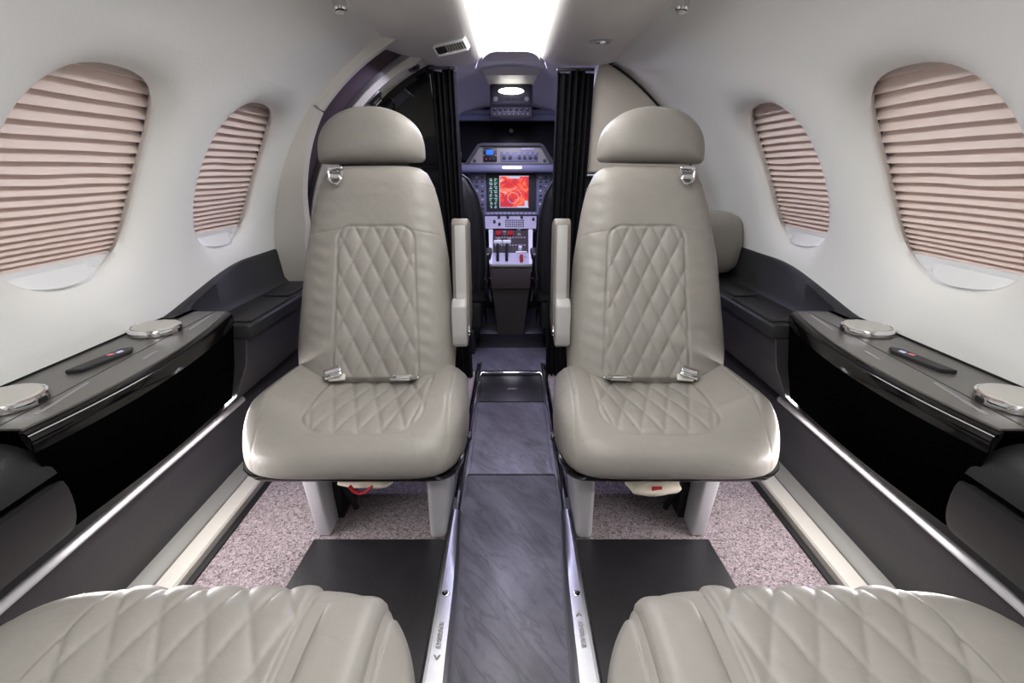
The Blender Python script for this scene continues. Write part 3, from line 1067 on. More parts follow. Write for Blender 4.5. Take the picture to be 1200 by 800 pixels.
# ------------------------------------------------------------------ the two near seats, whose cushions fill the lower corners
def rear_seat(s):
    w = 'left' if s < 0 else 'right'
    root = thing('cabin_seat', 'grey quilted leather cabin seat cut off by the lower %s corner of the photo' % w, 'seat',
                 (s * 0.35, 0.2, 0.15), 'cabin seats facing forward')
    prof = [(-0.02, 0.520), (0.10, 0.530), (0.25, 0.541), (0.36, 0.547), (0.445, 0.546), (0.484, 0.530), (0.502, 0.490),
            (0.495, 0.440), (0.45, 0.412), (0.36, 0.405), (0.15, 0.40), (-0.02, 0.40), (-0.05, 0.46)]

    def cxf(Y): return 0.345 + 0 * Y

    def disp(X, Y, Z, N):
        v = np.where(Z > 0.42, Y + np.clip(0.515 - Z, 0, 1) * (Y > 0.4) * 1.2, 9)
        sd = np.maximum(np.abs(X + 0.0025) - 0.118, -(0.50 - v))      # straight-sided insert running over the front edge
        sd = np.abs(X + 0.0025) - 0.118
        top = (N[:, 1] > -0.5)
        ins = 1 / (1 + np.exp(np.clip(sd / 0.0012, -40, 40))) * top
        q = quilt(X - 0.15 * v + 0.010, v + 0.004, 0.0480, 0.122, amp=0.0042, soft=0.007)
        r = ins * (q + 0.001) + groove(sd, 0.0035, 0.0026) * top
        # stepped inboard side: flat band, seam
        r = r + groove(X + 0.209, 0.004, 0.003) + groove(X - 0.205, 0.001, 0.002)
        return r

    def rise(u, Y):
        # inboard end lower (u<0 is inboard), outboard a soft shoulder
        return -0.012 * np.clip((-u - 0.80) / 0.1, 0, 1) + 0.0 * Y - 0.006 * np.clip((u - 0.55) / 0.4, 0, 1) ** 1.5

    # X runs outboard-positive through s*(cx+X)
    cushion(s, root, prof, cxf, 0.2565, disp, npf=300, nx=210, n_exp=6.5, rise=rise)
    # raised inboard pad with piped edges
    secs = []
    Pp = [(0.02, 0.500), (0.02, 0.540), (0.10, 0.547), (0.30, 0.556), (0.40, 0.558), (0.445, 0.552), (0.468, 0.534), (0.474, 0.50), (0.465, 0.47), (0.40, 0.46)]
    P, _, _ = resample(smooth_poly(Pp, 2, True), 70)
    Cc = P.mean(0)
    for u in np.linspace(-1, 1, 24):
        e = max(0, 1 - abs(u) ** 4) ** (1 / 2.5)
        secs.append([(s * (0.174 + u * 0.034), Cc[0] + (y - Cc[0]) * (0.94 + 0.06 * e), Cc[1] + (z - Cc[1]) * (0.45 + 0.55 * e)) for y, z in P])
    pad = ob('side_bolster', loft(secs), 'leather', root, sharp=None)
    ob('piping', tube([(s * 0.134, 0.04, 0.510), (s * 0.134, 0.30, 0.529), (s * 0.134, 0.40, 0.531), (s * 0.135, 0.425, 0.526), (s * 0.136, 0.435, 0.50)], 0.0024, 8), 'leather', pad)
    seat_back(s, root, 0.355, -0.045, 0.50, -1)
    headrest(s, root, 0.367, -0.235, 1.03, -1)
    ob('seat_pan', rbox((s * 0.35, 0.2, 0.385), (0.44, 0.48, 0.03), 0.012), 'gloss_black', root)
    ob('leg', rbox((s * 0.50, 0.16, 0.263), (0.045, 0.26, 0.215), 0.006), 'silver_paint', root)
    ob('leg', rbox((s * 0.20, 0.16, 0.263), (0.045, 0.26, 0.215), 0.006), 'silver_paint', root)
    return root


for s in (-1, 1): rear_seat(s)


# ------------------------------------------------------------------ side consoles
XT = np.polyfit([0.582, 0.614, 0.666, 0.756, 0.877, 0.993, 1.138, 1.172], [0.620, 0.616, 0.611, 0.604, 0.606, 0.622, 0.654, 0.661], 3)


def console(s):
    w = 'left' if s < 0 else 'right'
    root = thing('side_console', 'glossy black %s armrest console with grey lacquer top below the %s windows' % (w, w), 'console', (s * 0.7, 0.88, 0.45), 'glossy side consoles')
    ys = np.linspace(0.585, 1.172, 30)

    def xt(y): return float(np.polyval(XT, y))

    def xb(y): return 0.700 - 0.012 * math.sin(PI * min(1, max(0, (y - 0.6) / 0.57)))
    secs = []
    for y in ys:
        u = (y - 0.585) / 0.587
        k = math.sin(PI * min(max(u, 0), 1)) ** 0.8
        yb = y + (0.105 * (1 - u) ** 1.5)
        cz = 0.648 - 0.055 * k
        sec = [(0.782, y, 0.680), (xt(y) + 0.012, y, 0.6795), (xt(y) + 0.004, y, 0.676), (xt(y), y, 0.670), (xt(y) - 0.001, y, 0.660),
               (xt(y) + 0.002 - 0.002 * k, y, cz), (xt(y) * 0.55 + xb(y) * 0.45, y + (yb - y) * .5, cz * 0.45 + 0.456 * 0.55), (xb(y), yb, 0.456), (xb(y) + 0.02, yb, 0.450), (0.782, yb, 0.450)]
        secs.append([(s * a, b, c) for a, b, c in sec])
    ob('body', loft(secs), 'console_face', root, sharp=28)
    ob('upper_rim', loft([[(s * (xt(y) + a_), y, b_) for a_, b_ in ((0.012, 0.6798), (0.003, 0.6765), (-0.0012, 0.670), (-0.0022, 0.660), (-0.0015, 0.650), (0.004, 0.652), (0.012, 0.672))] for y in ys]), 'rim_lacquer', root, sharp=50)
    # top boards: outer and inner, parted by a dark seam
    a = [(s * (xt(y) + 0.012), y) for y in np.linspace(0.59, 1.166, 24)]
    b = [(s * 0.6955, 1.166), (s * 0.665, 0.59)]
    ob('outer_top_panel', prism(a + b, 'Z', 0.6796, 0.6825), 'console_top', root, smooth=False)
    ob('inner_top_panel', prism([(s * 0.6685, 0.59), (s * 0.699, 1.166), (s * 0.778, 1.166), (s * 0.778, 0.59)], 'Z', 0.6796, 0.6825), 'console_top', root, smooth=False)
    ob('edge_strip', sweep([(s * 0.779, 0.680), (s * 0.779, 0.686), (s * 0.786, 0.687)], [0.59, 1.17]), 'black', root)
    # switch plate with lit icons
    d = Vector((s * (0.700 - 0.716), 0.892 - 0.775, 0)); c0 = Vector((s * 0.709, 0.832, 0.6865))
    ang = math.atan2(d.x, d.y)
    def loc(u, v): # u along, v across outboard
        return (c0.x + math.sin(ang) * u + s * math.cos(ang) * v, c0.y + math.cos(ang) * u - s * math.sin(ang) * v)
    sw = ob('switch_plate', prism([loc(-.060, 0.010), loc(-0.050, -0.012), loc(0.045, -0.014), loc(0.062, -0.002), loc(0.050, 0.012)], 'Z', 0.6826, 0.6895, 0.0012, 1), 'matte_black', root, smooth=False)
    ob('icon', prism([loc(0.012, -0.002), loc(0.022, -0.004), loc(0.024, 0.004), loc(0.014, 0.006)], 'Z', 0.6896, 0.6900), 'pink_icon', sw, smooth=False)
    ob('icon', prism([loc(0.026, -0.007), loc(0.038, -0.007), loc(0.040, 0.001), loc(0.028, 0.002)], 'Z', 0.6896, 0.6900), 'pale_icon', sw, smooth=False)
    # pale markings on the outer board, too faint to read
    rnd = random.Random(4)
    for (y0, y1, xx0, xx1) in ((0.63, 0.74, 0.648, 0.664), (0.845, 0.885, 0.648, 0.652), (1.02, 1.13, 0.672, 0.688)):
        y = y0
        marks = []
        while y < y1:
            l = rnd.uniform(0.003, 0.007)
            f = (y - y0) / (y1 - y0)
            cxx = xx0 + (xx1 - xx0) * f
            marks.append(rbox((s * cxx, y + l / 2, 0.6828), (0.0055, l * 0.8, 0.0006)))
            y += l + 0.0008
        ob('marking', join(*marks), 'faint', root, smooth=False)['kind'] = 'stuff'
    return root


def cup_lid(s, x, y, label):
    root = thing('cup_holder', label, 'cup holder', (s * x, y, 0.6826), 'round cup holder lids on the consoles')
    ob('ring', lathe([(0.0001, 0), (0.045, 0), (0.0478, 0.002), (0.0482, 0.009), (0.0465, 0.013), (0.0435, 0.0142), (0.0425, 0.0125), (0.0001, 0.0120)], (s * x, y, 0.6826), 48), 'chrome', root)
    ob('lid', lathe([(0.0001, 0.0118), (0.0412, 0.0118), (0.0418, 0.0135), (0.040, 0.0152), (0.0001, 0.0158)], (s * x, y, 0.6826), 48), 'lid_grey', root)
    ob('thumb_notch', rbox((s * (x - 0.046), y + 0.004, 0.6886), (0.006, 0.016, 0.008), 0.002), 'black', root)


for s in (-1, 1):
    w = 'left' if s < 0 else 'right'
    console(s)
    cup_lid(s, 0.729, 1.003, 'whole round chrome-rimmed lid on the far part of the %s console' % w)
    cup_lid(s, 0.716, 0.662, 'round chrome-rimmed lid on the near part of the %s console, at the photo edge' % w)
    # matte aft armrest block
    root = thing('armrest_block', 'matte black leather armrest block at the near end of the %s console' % w, 'armrest', (s * 0.7, 0.1, 0.42), 'black armrest blocks')
    up = [(0.785, 0.664), (0.665, 0.664), (0.640, 0.652), (0.630, 0.625), (0.633, 0.590), (0.785, 0.590)]
    dn = [(0.785, 0.586), (0.636, 0.586), (0.640, 0.560), (0.668, 0.50), (0.700, 0.455), (0.735, 0.425), (0.785, 0.42)]
    def yend(z): return 0.588 + max(0, (0.664 - z)) * 0.46
    for nm, pr in (('upper_pad', up), ('lower_shell', dn)):
        P = smooth_poly(pr, 1, True)
        secs = [[(s * x, y if y < 0.5 else yend(z) + (y - 0.58), z) for x, z in P] for y in (-0.5, 0.0, 0.40, 0.575, 0.58)]
        ob(nm, loft(secs), 'matte_black', root)
    # forward ledge with the raised fin along the wall
    root = thing('side_ledge', 'matte black ledge with raised back fin between the %s console and the front bulkhead' % w, 'ledge', (s * 0.7, 1.43, 0.2), 'black front ledges')
    yl = 1.69 if s < 0 else 2.14
    ob('ledge_top', prism([(s * 0.628, 0.612), (s * 0.628, 0.640), (s * 0.634, 0.645), (s * 0.780, 0.645), (s * 0.780, 0.612)], 'Y', 1.174, yl, 0.003, 2), 'matte_black', root)
    ob('side_panel', prism([(s * 0.640, 0.611), (s * 0.652, 0.54), (s * 0.690, 0.455), (s * 0.742, 0.408), (s * 0.776, 0.408), (s * 0.78, 0.611)], 'Y', 1.176, yl, 0.002, 1), 'dado', root)
    ob('ledge_slot', rbox((s * 0.648, 1.30, 0.6455), (0.016, 0.09, 0.003), 0.001), 'black', root)
    ob('ledge_tray', join(rbox((s * 0.690, 1.56, 0.6475), (0.075, 0.19, 0.004), 0.0015), rbox((s * 0.665, 1.32, 0.6475), (0.060, 0.24, 0.004), 0.0015)), 'matte_black', root)
    secs = []
    for y in np.linspace(1.10, yl, 34):
        k = min(1, max(0, (y - 1.10) / 0.42)); k = math.sin(k * PI / 2) ** 1.2
        h = 0.6855 + 0.066 * k
        zb_ = 0.6845 if y < 1.176 else 0.645
        secs.append([(s * 0.745, y, zb_), (s * 0.757, y, max(zb_, 0.66)), (s * (0.757 + 0.012 * k), y, h - 0.008), (s * 0.7725, y, h), (s * 0.784, y, h), (s * 0.784, y, zb_)])
    ob('wall_fin', loft(secs), 'matte_black', root)

# ------------------------------------------------------------------ front left: cream arch, entry recess, second arch, black cabinet


def ring(s, r0, r1, y0, y1, a0, a1, n=40, dz=0.0, zc=ZC):
    secs = []
    for i in range(n + 1):
        a = math.radians(a0 + (a1 - a0) * i / n)
        q0 = r0(a) if callable(r0) else r0
        q1 = r1(a) if callable(r1) else r1
        secs.append([(s * q * math.sin(a), y, zc + q * math.cos(a) + dz) for q, y in ((q0, y0), (q0, y1), (q1, y1), (q1, y0))])
    return loft(secs)


struct('trim_50', ring(-1, 0.752, 0.79, 1.700, 1.725, 20, 50), 'trim_cream')
struct('trim_51', ring(-1, lambda a: 0.755 - 0.075 * min(1, max(0, (math.degrees(a) - 50) / 28)) ** 1.2, 0.80, 1.692, 1.735, 50.6, 95), 'trim_cream')
# recess liner (violet-dark) between the two arches, outboard of the cabin wall
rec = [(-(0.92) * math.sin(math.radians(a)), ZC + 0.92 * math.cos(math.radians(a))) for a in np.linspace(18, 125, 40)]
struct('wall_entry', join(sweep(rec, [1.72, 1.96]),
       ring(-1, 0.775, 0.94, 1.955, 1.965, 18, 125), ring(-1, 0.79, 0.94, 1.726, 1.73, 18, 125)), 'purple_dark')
struct('trim_52', ring(-1, 0.757, 0.772, 1.945, 1.957, 15, 100), 'brushed')
struct('trim_53', ring(-1, 0.735, 0.775, 1.957, 2.10, 15, 100), 'trim_cream')
# round lamp and latch on the second arch
def on_arch(a, y, r): a = math.radians(a); return (-r * math.sin(a), y, ZC + r * math.cos(a))
lt = thing('entry_lamp', 'small dark round lamp set into the cream entry arch', 'lamp', on_arch(27.5, 1.99, 0.735))
a = math.radians(27.5); ax = (math.sin(a), -0.5, -math.cos(a))
ob('bezel', lathe([(0.0001, -0.002), (0.020, -0.002), (0.022, 0.004), (0.017, 0.008), (0.014, 0.004), (0.0001, 0.003)], on_arch(27.5, 2.0, 0.736), 28, ax), 'dark_grey', lt)
ob('bulb', lathe([(0.0001, 0.002), (0.008, 0.002), (0.007, 0.006), (0.0001, 0.008)], on_arch(27.5, 2.0, 0.736), 16, ax), 'black', lt)
lt = thing('door_latch', 'small chrome latch on the entry arch above the left headrest', 'latch', on_arch(41, 1.98, 0.735))
ob('latch_plate', rbox(on_arch(41, 1.985, 0.732), (0.055, 0.05, 0.008), 0.003, 2, (0, math.radians(-41), 0)), 'brushed', lt)
ob('latch_hook', tube([on_arch(39.5, 1.965, 0.72), on_arch(40, 1.96, 0.708), on_arch(42, 1.96, 0.706), on_arch(43, 1.965, 0.72)], 0.005, 8), 'chrome', lt)

cab = thing('entry_cabinet', 'tall glossy black cabinet behind the left seat, with a thin silver edge', 'cabinet', (-0.45, 2.12, 0.09))
arcp = [(-0.738 * math.sin(math.radians(a)), ZC + 0.738 * math.cos(math.radians(a))) for a in np.linspace(22, 95, 30)]
ob('cabinet_front', prism([(-0.215, 0.085), (-0.225, 0.60), (-0.285, 1.33)] + arcp + [(-0.73, 0.085)], 'Y', 2.075, 2.12), 'gloss_black', cab, smooth=False)
ob('silver_edge', loft([[(-0.2215, 2.062, 0.62), (-0.2265, 2.062, 0.62), (-0.2265, 2.074, 0.62), (-0.2215, 2.074, 0.62)],
                        [(-0.2905, 2.062, 1.325), (-0.2955, 2.062, 1.325), (-0.2955, 2.074, 1.325), (-0.2905, 2.074, 1.325)]]), 'chrome', cab)
ob('hinge', rbox((-0.262, 2.060, 1.10), (0.010, 0.008, 0.022), 0.002), 'chrome', cab)


def curtain(x0, x1, y, z0, z1, label, nf=6, x0b=None, x1b=None, seed=1):
    rnd = random.Random(seed)
    n = nf * 12
    rows = 30
    x0b = x0 if x0b is None else x0b
    x1b = x1 if x1b is None else x1b
    ph = rnd.uniform(0, 6)
    V = []
    for side in (0, 1):
        for j in range(rows + 1):
            f = j / rows
            z = z1 + (z0 - z1) * f
            for i in range(n + 1):
                u = i / n
                a, b = x0 + (x0b - x0) * f, x1 + (x1b - x1) * f
                uu = u + 0.02 * math.sin(u * 17 + f * 2 + ph)
                yy = y + 0.011 * math.sin(u * nf * 2 * PI + ph + 0.5 * math.sin(f * 3)) + 0.005 * math.sin(u * 31 + f * 4) + side * 0.003
                V.append((a + (b - a) * uu, yy, z + 0.006 * math.sin(u * 9 + ph) * (1 - f)))
    m = (rows + 1) * (n + 1)
    F = grid_faces(rows + 1, n + 1) + grid_faces(rows + 1, n + 1, m, True)
    w_ = n + 1
    for j in range(rows):
        for i in (0, n):
            a, b = j * w_ + i, (j + 1) * w_ + i
            F.append((a, b, m + b, m + a))
    for i in range(n):
        for j in (0, rows):
            a, b = j * w_ + i, j * w_ + i + 1
            F.append((a, b, m + b, m + a))
    root = thing('curtain', label, 'curtain', ((x0 + x1) / 2, y, z0), 'black doorway curtains')
    ob('cloth', (V, F), 'black_cloth', root, sharp=None)
    ob('curtain_rail', rbox(((x0 + x1) / 2, y, z1 + 0.006), (abs(x1 - x0), 0.014, 0.010), 0.002), 'dark_grey', root)


curtain(-0.292, -0.196, 2.035, 0.11, 1.334, 'black curtain drawn back at the left of the cockpit doorway', 5, -0.235, -0.165, 3)
curtain(0.165, 0.300, 2.065, 0.11, 1.334, 'black curtain drawn back at the right of the cockpit doorway', 6, 0.150, 0.26, 9)

# ------------------------------------------------------------------ front right: padded bulkhead panel, black partition, bolster
bp = thing('bulkhead_pad', 'cream padded bulkhead panel with curved top behind the right seat', 'panel', (0.4, 2.12, 0.98))
rr = 0.765
arcp = [(rr * math.sin(math.radians(a)), ZC + rr * math.cos(math.radians(a))) for a in np.linspace(25, 66, 24)]
pts = [(0.262, 0.985), (0.268, 1.1), (0.305, 1.31)] + arcp
bm = bmesh.new()
vf = prism(pts, 'Y', 2.085, 2.14)
me = mesh(vf); bm.from_mesh(me)
fe = [e for e in bm.edges if all(abs(v.co.y - 2.085) < 1e-5 for v in e.verts)]
bmesh.ops.bevel(bm, geom=fe, offset=0.010, segments=3, profile=0.5, affect='EDGES')
ob('padding', bm_out(bm), 'pad_cream', bp)
ob('black_gap', ring(1, 0.768, 0.7795, 2.12, 2.15, 22, 68), 'black', bp)
pt = thing('partition', 'black partition wall below the cream bulkhead panel', 'partition', (0.5, 2.12, 0.09))
ob('partition_panel', rbox((0.49, 2.125, 0.53), (0.58, 0.05, 0.88), 0.004), 'gloss_black', pt)
ob('cap_strip', rbox((0.49, 2.10, 0.977), (0.56, 0.03, 0.008), 0.002), 'brushed', pt)

bo = thing('side_seat_cushion', 'plump grey leather side seat cushion on the ledge behind the right seat', 'cushion', (0.66, 1.80, 0.645))
prof = []
P, _, _ = resample([(1.70 + 0.16 * (1 + math.copysign(abs(math.cos(t)) ** 0.55, math.cos(t))) / 2 * 1.2, 0.76 + 0.106 * math.copysign(abs(math.sin(t)) ** 0.6, math.sin(t))) for t in np.linspace(0, 2 * PI, 60, endpoint=False)], 60)
secs = []
for u in np.sin(np.linspace(-PI / 2, PI / 2, 40)):
    e = max(0, 1 - abs(u) ** 5) ** (1 / 2.6)
    cc = P.mean(0)
    k = 1 - 0.004 * 0
    gr = 1 - 0.02 * math.exp(-((u - 0.80) / 0.03) ** 2)
    secs.append([(0.635 + 0.150 * u, cc[0] + (y - cc[0]) * (0.8 * e + 0.2) * gr, cc[1] + (z - cc[1]) * (0.75 * e + 0.25) * gr) for y, z in P])
ob('cushion', loft(secs), 'leather', bo, sharp=None)

# ------------------------------------------------------------------ ceiling fittings
for s in (-1, 1):
    w = 'left' if s < 0 else 'right'
    g = thing('air_nozzle', 'small chrome air nozzle cut off at the top of the photo, %s ceiling edge' % w, 'air nozzle', (s * 0.372, 1.285, 1.364), 'chrome air nozzles')
    ob('flange', lathe([(0.0001, -0.002), (0.026, -0.002), (0.028, 0.003), (0.020, 0.007), (0.0001, 0.008)], (s * 0.376, 1.29, 1.366), 28, (-s * 0.35, 0, -1)), 'silver_paint', g)
    ob('nozzle', lathe([(0.0001, 0.004), (0.016, 0.004), (0.017, 0.014), (0.012, 0.016), (0.0145, 0.020), (0.0145, 0.040), (0.0115, 0.044), (0.0001, 0.041)], (s * 0.376, 1.29, 1.366), 24, (-s * 0.15, -0.25, -1)), 'chrome', g)
v = thing('air_vent', 'white-rimmed louvred air vent in the left ceiling panel', 'vent', (-0.185, 1.74, 1.332))
va, vb = Vector((-0.229, 1.76, 1.331)), Vector((-0.135, 1.70, 1.337))
vx = (vb - va).normalized()
vy = Vector((0.1, 0.72, -0.70)); vy = (vy - vx * vy.dot(vx)).normalized() * -1
vz = vx.cross(vy)
vm = Matrix(((vx.x, vy.x, vz.x, -0.182), (vx.y, vy.y, vz.y, 1.726), (vx.z, vy.z, vz.z, 1.344), (0, 0, 0, 1))) @ Matrix.Diagonal((0.92, 0.85, 1.0, 1))
if vz.z > 0: vm = vm @ Matrix.Diagonal((1, 1, -1, 1))
vm = vm @ Matrix.Diagonal((1, 1, -1, 1))
ob('housing', xf(prism([(-0.062, -0.022), (0.062, -0.022), (0.062, 0.016), (-0.062, 0.016)], 'Z', 0.003, 0.016), vm), 'ceil', v, smooth=False)
ob('frame', xf(join(rbox((0, 0.013, 0), (0.125, 0.006, 0.006), 0.002), rbox((0, -0.019, 0), (0.125, 0.010, 0.009), 0.003), rbox((-0.061, -0.003, 0), (0.006, 0.034, 0.007), 0.002), rbox((0.061, -0.003, 0), (0.006, 0.034, 0.006), 0.002)), vm), 'white_plastic', v)
ob('backing', xf(rbox((0, -0.003, 0.001), (0.118, 0.028, 0.003)), vm), 'dark_grey', v)
ob('slider', xf(rbox((-0.035, -0.003, -0.003), (0.030, 0.022, 0.005), 0.002), vm), 'black', v)
for i in range(7):
    ob('louvre', xf(rbox((-0.012 + 0.0105 * i, -0.003, -0.002), (0.004, 0.026, 0.004), 0.001), vm), 'cockpit_grey', v)
r_ = thing('reading_lamp', 'small oval dark spotlight in the right ceiling panel', 'lamp', (0.262, 1.70, 1.334))
lm = Matrix.Translation((0.264, 1.702, 1.3555)) @ Matrix.Diagonal((1.25, 1, 1, 1))
ob('bezel', xf(lathe([(0.0001, 0), (0.026, 0), (0.028, 0.002), (0.022, 0.005), (0.018, 0.002), (0.0001, 0.001)], (0, 0, 0), 28, (0, 0, -1)), lm), 'silver_paint', r_)
ob('bulb', xf(lathe([(0.0001, 0.001), (0.013, 0.001), (0.011, 0.006), (0.0001, 0.008)], (0, 0, 0), 20, (0, 0, -1)), lm), 'chrome', r_)

# ------------------------------------------------------------------ cockpit
ck = [(-0.75 * math.sin(math.radians(a)), 0.70 + 0.70 * math.cos(math.radians(a))) for a in np.linspace(-110, 110, 60)]
V, F = [], []
ysk = [2.12, 2.4, 2.7, 2.95, 3.1]
for y in ysk:
    k = 1.0 if y < 2.5 else 1 - 0.14 * (y - 2.5) / 0.6
    V += [(x * k, y, 0.70 + (z - 0.70) * ((1.06 if y < 2.8 else 1.06 - 0.5 * (y - 2.8)) if z > .7 else 1)) for x, z in ck]
n = len(ck)
for j in range(len(ysk) - 1):
    F += [(j * n + i, j * n + i + 1, (j + 1) * n + i + 1, (j + 1) * n + i) for i in range(n - 1)]
struct('wall_cockpit', (V, F), 'cockpit_wall')
struct('wall_front', join(rbox((0, 3.48, 0.75), (1.6, 0.02, 1.4)), rbox((0.62, 2.13, 1.15), (0.4, 0.012, 0.7)), rbox((-0.62, 2.13, 1.15), (0.4, 0.012, 0.7))), 'black', smooth=False)
# windscreens at night, their dark frame above
struct('window_5', rbox((0, 3.115, 1.16), (1.2, 0.012, 0.24), 0.004, 1, (math.radians(-12), 0, 0)), 'night', smooth=False)
struct('trim_24', join(rbox((0, 3.075, 1.268), (1.0, 0.05, 0.035), 0.012), rbox((0, 3.09, 1.295), (1.0, 0.06, 0.03), 0.01)), 'panel_blue')
cp = ob('compass', lathe([(0.0001, 0), (0.012, 0), (0.014, 0.01), (0.010, 0.018), (0.0001, 0.02)], (0.0, 3.08, 1.20), 16, (0, -1, 0)), 'dark_grey')
tag(cp, 'tiny round compass light hanging in the dark windscreen', 'compass')

# overhead console
oc = thing('overhead_console', 'overhead cockpit console with bright dome lamp and two rows of knobs', 'console', (0, 2.7, 1.23))
ob('housing', loft([[(-0.135, 2.74, 1.42), (0.135, 2.74, 1.42), (0.105, 2.74, 1.375), (-0.105, 2.74, 1.375)],
                    [(-0.15, 2.60, 1.44), (0.15, 2.60, 1.44), (0.12, 2.60, 1.405), (-0.12, 2.60, 1.405)]]), 'trim_cream', oc)
body = ob('console_body', join(rbox((0, 2.73, 1.345), (0.205, 0.06, 0.125), 0.018, 3), rbox((0, 2.735, 1.262), (0.205, 0.06, 0.052), 0.008, 2)), 'dark_grey', oc)
ob('dome_lens', xf(lathe([(0.0001, 0), (0.033, 0), (0.030, 0.006), (0.0001, 0.008)], (0, 0, 0), 28, (0, -1, 0)), Matrix.Translation((0, 2.700, 1.353)) @ Matrix.Diagonal((1.85, 1, 0.45, 1))), 'dome', body)
for i in range(7):
    ob('knob', lathe([(0.0001, 0), (0.009, 0), (0.007, 0.010), (0.0001, 0.012)], (-0.078 + 0.026 * i, 2.705, 1.275), 12, (0, -1, 0.1)), 'dark_grey', body)
for i in range(8):
    ob('toggle', rbox((-0.080 + 0.023 * i, 2.700, 1.251), (0.006, 0.014, 0.009), 0.002), 'cockpit_grey', body)
for i in range(2):
    ob('eyeball_lamp', lathe([(0.0001, 0), (0.012, 0), (0.010, 0.008), (0.0001, 0.010)], ((-0.075, 0.075)[i], 2.702, 1.318), 14, (0, -1, 0)), 'cockpit_grey', body)
ob('placard', join(*[rbox((-0.045 + 0.03 * i, 2.699, 1.318), (0.022, 0.002, 0.010), 0.001) for i in range(4)]), 'black', body)

# glareshield
gs = thing('glareshield', 'trapezoid glareshield panel with small blue display and a light bar below', 'instrument panel', (0, 3.0, 0.99))
tp = [(-0.240, 1.028), (-0.175, 1.118), (-0.160, 1.122), (0.150, 1.122), (0.165, 1.116), (0.222, 1.028)]
gf = ob('fascia', prism(tp, 'Y', 3.045, 3.10, 0.004, 2), 'cockpit_grey', gs)
ob('hood', join(prism([(-0.265, 1.02), (-0.185, 1.130), (-0.16, 1.136), (0.155, 1.136), (0.178, 1.128), (0.25, 1.02), (0.222, 1.02), (0.160, 1.122), (-0.17, 1.122), (-0.240, 1.02)], 'Y', 3.02, 3.10, 0.0, 2),
                rbox((-0.42, 3.05, 1.02), (0.34, 0.06, 0.03), 0.01), rbox((0.41, 3.05, 1.02), (0.34, 0.06, 0.03), 0.01)), 'dark_grey', gs)
ob('lower_lip', rbox((0, 3.045, 1.003), (0.62, 0.07, 0.045), 0.016, 3), 'panel_blue', gs)
ob('light_bar', rbox((0.005, 3.012, 1.008), (0.105, 0.012, 0.012), 0.004), 'led', gs)
ds = ob('display_bezel', rbox((-0.118, 3.042, 1.075), (0.075, 0.012, 0.072), 0.004), 'black', gs)
ob('blue_display', rbox((-0.120, 3.0345, 1.088), (0.040, 0.002, 0.026), 0.0005, 1), 'blue_screen', ds)
for i in range(4):
    ob('button', rbox((-0.150 + (i % 2) * 0.064, 3.034, 1.100 - (i // 2) * 0.028), (0.007, 0.006, 0.007), 0.001), 'cockpit_grey', ds)
for i in range(3): ob('button', rbox((-0.14 + i * 0.022, 3.034, 1.052), (0.012, 0.006, 0.008), 0.001), 'red' if i == 0 else 'dark_grey', ds)
ob('control_strip', rbox((0.045, 3.044, 1.064), (0.21, 0.008, 0.052), 0.003), 'panel_blue', gs)
for i in range(6):
    kx = (-0.040, -0.005, 0.045, 0.075, 0.105, 0.135)[i]
    ob('knob', lathe([(0.0001, 0), (0.0095, 0), (0.0085, 0.010), (0.0001, 0.011)], (kx, 3.040, 1.062), 14, (0, -1, 0)), 'dark_grey', gs)
    ob('button', rbox((kx, 3.038, 1.082), (0.012, 0.005, 0.006), 0.001), 'panel_pale', gs)
ob('placard', rbox((0.092, 3.043, 1.105), (0.072, 0.004, 0.012), 0.001), 'panel_pale', gs)
for sx in (-0.205, 0.188): ob('screw', lathe([(0.0001, 0), (0.009, 0), (0.007, 0.004), (0.0001, 0.004)], (sx, 3.043, 1.044), 12, (0, -1, 0)), 'dark_grey', gs)

# instrument panel with centre display
ip = thing('instrument_panel', 'cockpit instrument panel with a red weather display in its middle', 'instrument panel', (0, 3.12, 0.75))
ob('panel_board', rbox((0, 3.135, 0.86), (1.1, 0.03, 0.24), 0.005), 'panel_blue', ip)
bz = ob('display_bezel', rbox((0.0, 3.112, 0.868), (0.285, 0.02, 0.215), 0.006), 'dark_grey', ip)
ob('weather_display', rbox((0.018, 3.101, 0.874), (0.166, 0.003, 0.172), 0.001, 1), 'radar', bz)
ob('display_frame', join(rbox((0.018, 3.1005, 0.7865), (0.170, 0.003, 0.003)), rbox((0.018, 3.1005, 0.9615), (0.170, 0.003, 0.003)), rbox((-0.0665, 3.1005, 0.874), (0.003, 0.003, 0.178))), 'cyan_screen', bz, smooth=False)
rnd = random.Random(5)
q1, q2 = [], []
for c_ in range(2):
    for r2 in range(8):
        x0, z0 = -0.118 + 0.028 * c_, 0.945 - 0.0215 * r2
        q1.append(rbox((x0, 3.1005, z0), (rnd.uniform(0.010, 0.020), 0.002, 0.005)))
        q2.append(rbox((x0 + rnd.uniform(-.004, .004), 3.1005, z0 - 0.009), (rnd.uniform(0.008, 0.018), 0.002, 0.004)))
ob('engine_readout', join(*q1), 'green_screen', bz, smooth=False)
ob('fuel_readout', join(*q2), 'cyan_screen', bz, smooth=False)
ob('range_ring', join(tube([(0.012 + 0.030 * math.cos(t), 3.0995, 0.840 + 0.030 * math.sin(t)) for t in np.linspace(0, 2 * PI, 30)], 0.0012, 5),
                      tube([(0.012 + 0.052 * math.cos(t), 3.0995, 0.840 + 0.052 * math.sin(t)) for t in np.linspace(0.2, 2.9, 26)], 0.001, 5)), 'cyan_screen', bz)
for c3, d3 in (((0.020, 3.0995, 0.953), (0.06, 0.002, 0.010)), ((0.088, 3.0995, 0.808), (0.018, 0.002, 0.034)), ((0.06, 3.0995, 0.792), (0.05, 0.002, 0.006))):
    ob('map_label', rbox(c3, d3), 'cyan_screen', bz, smooth=False)
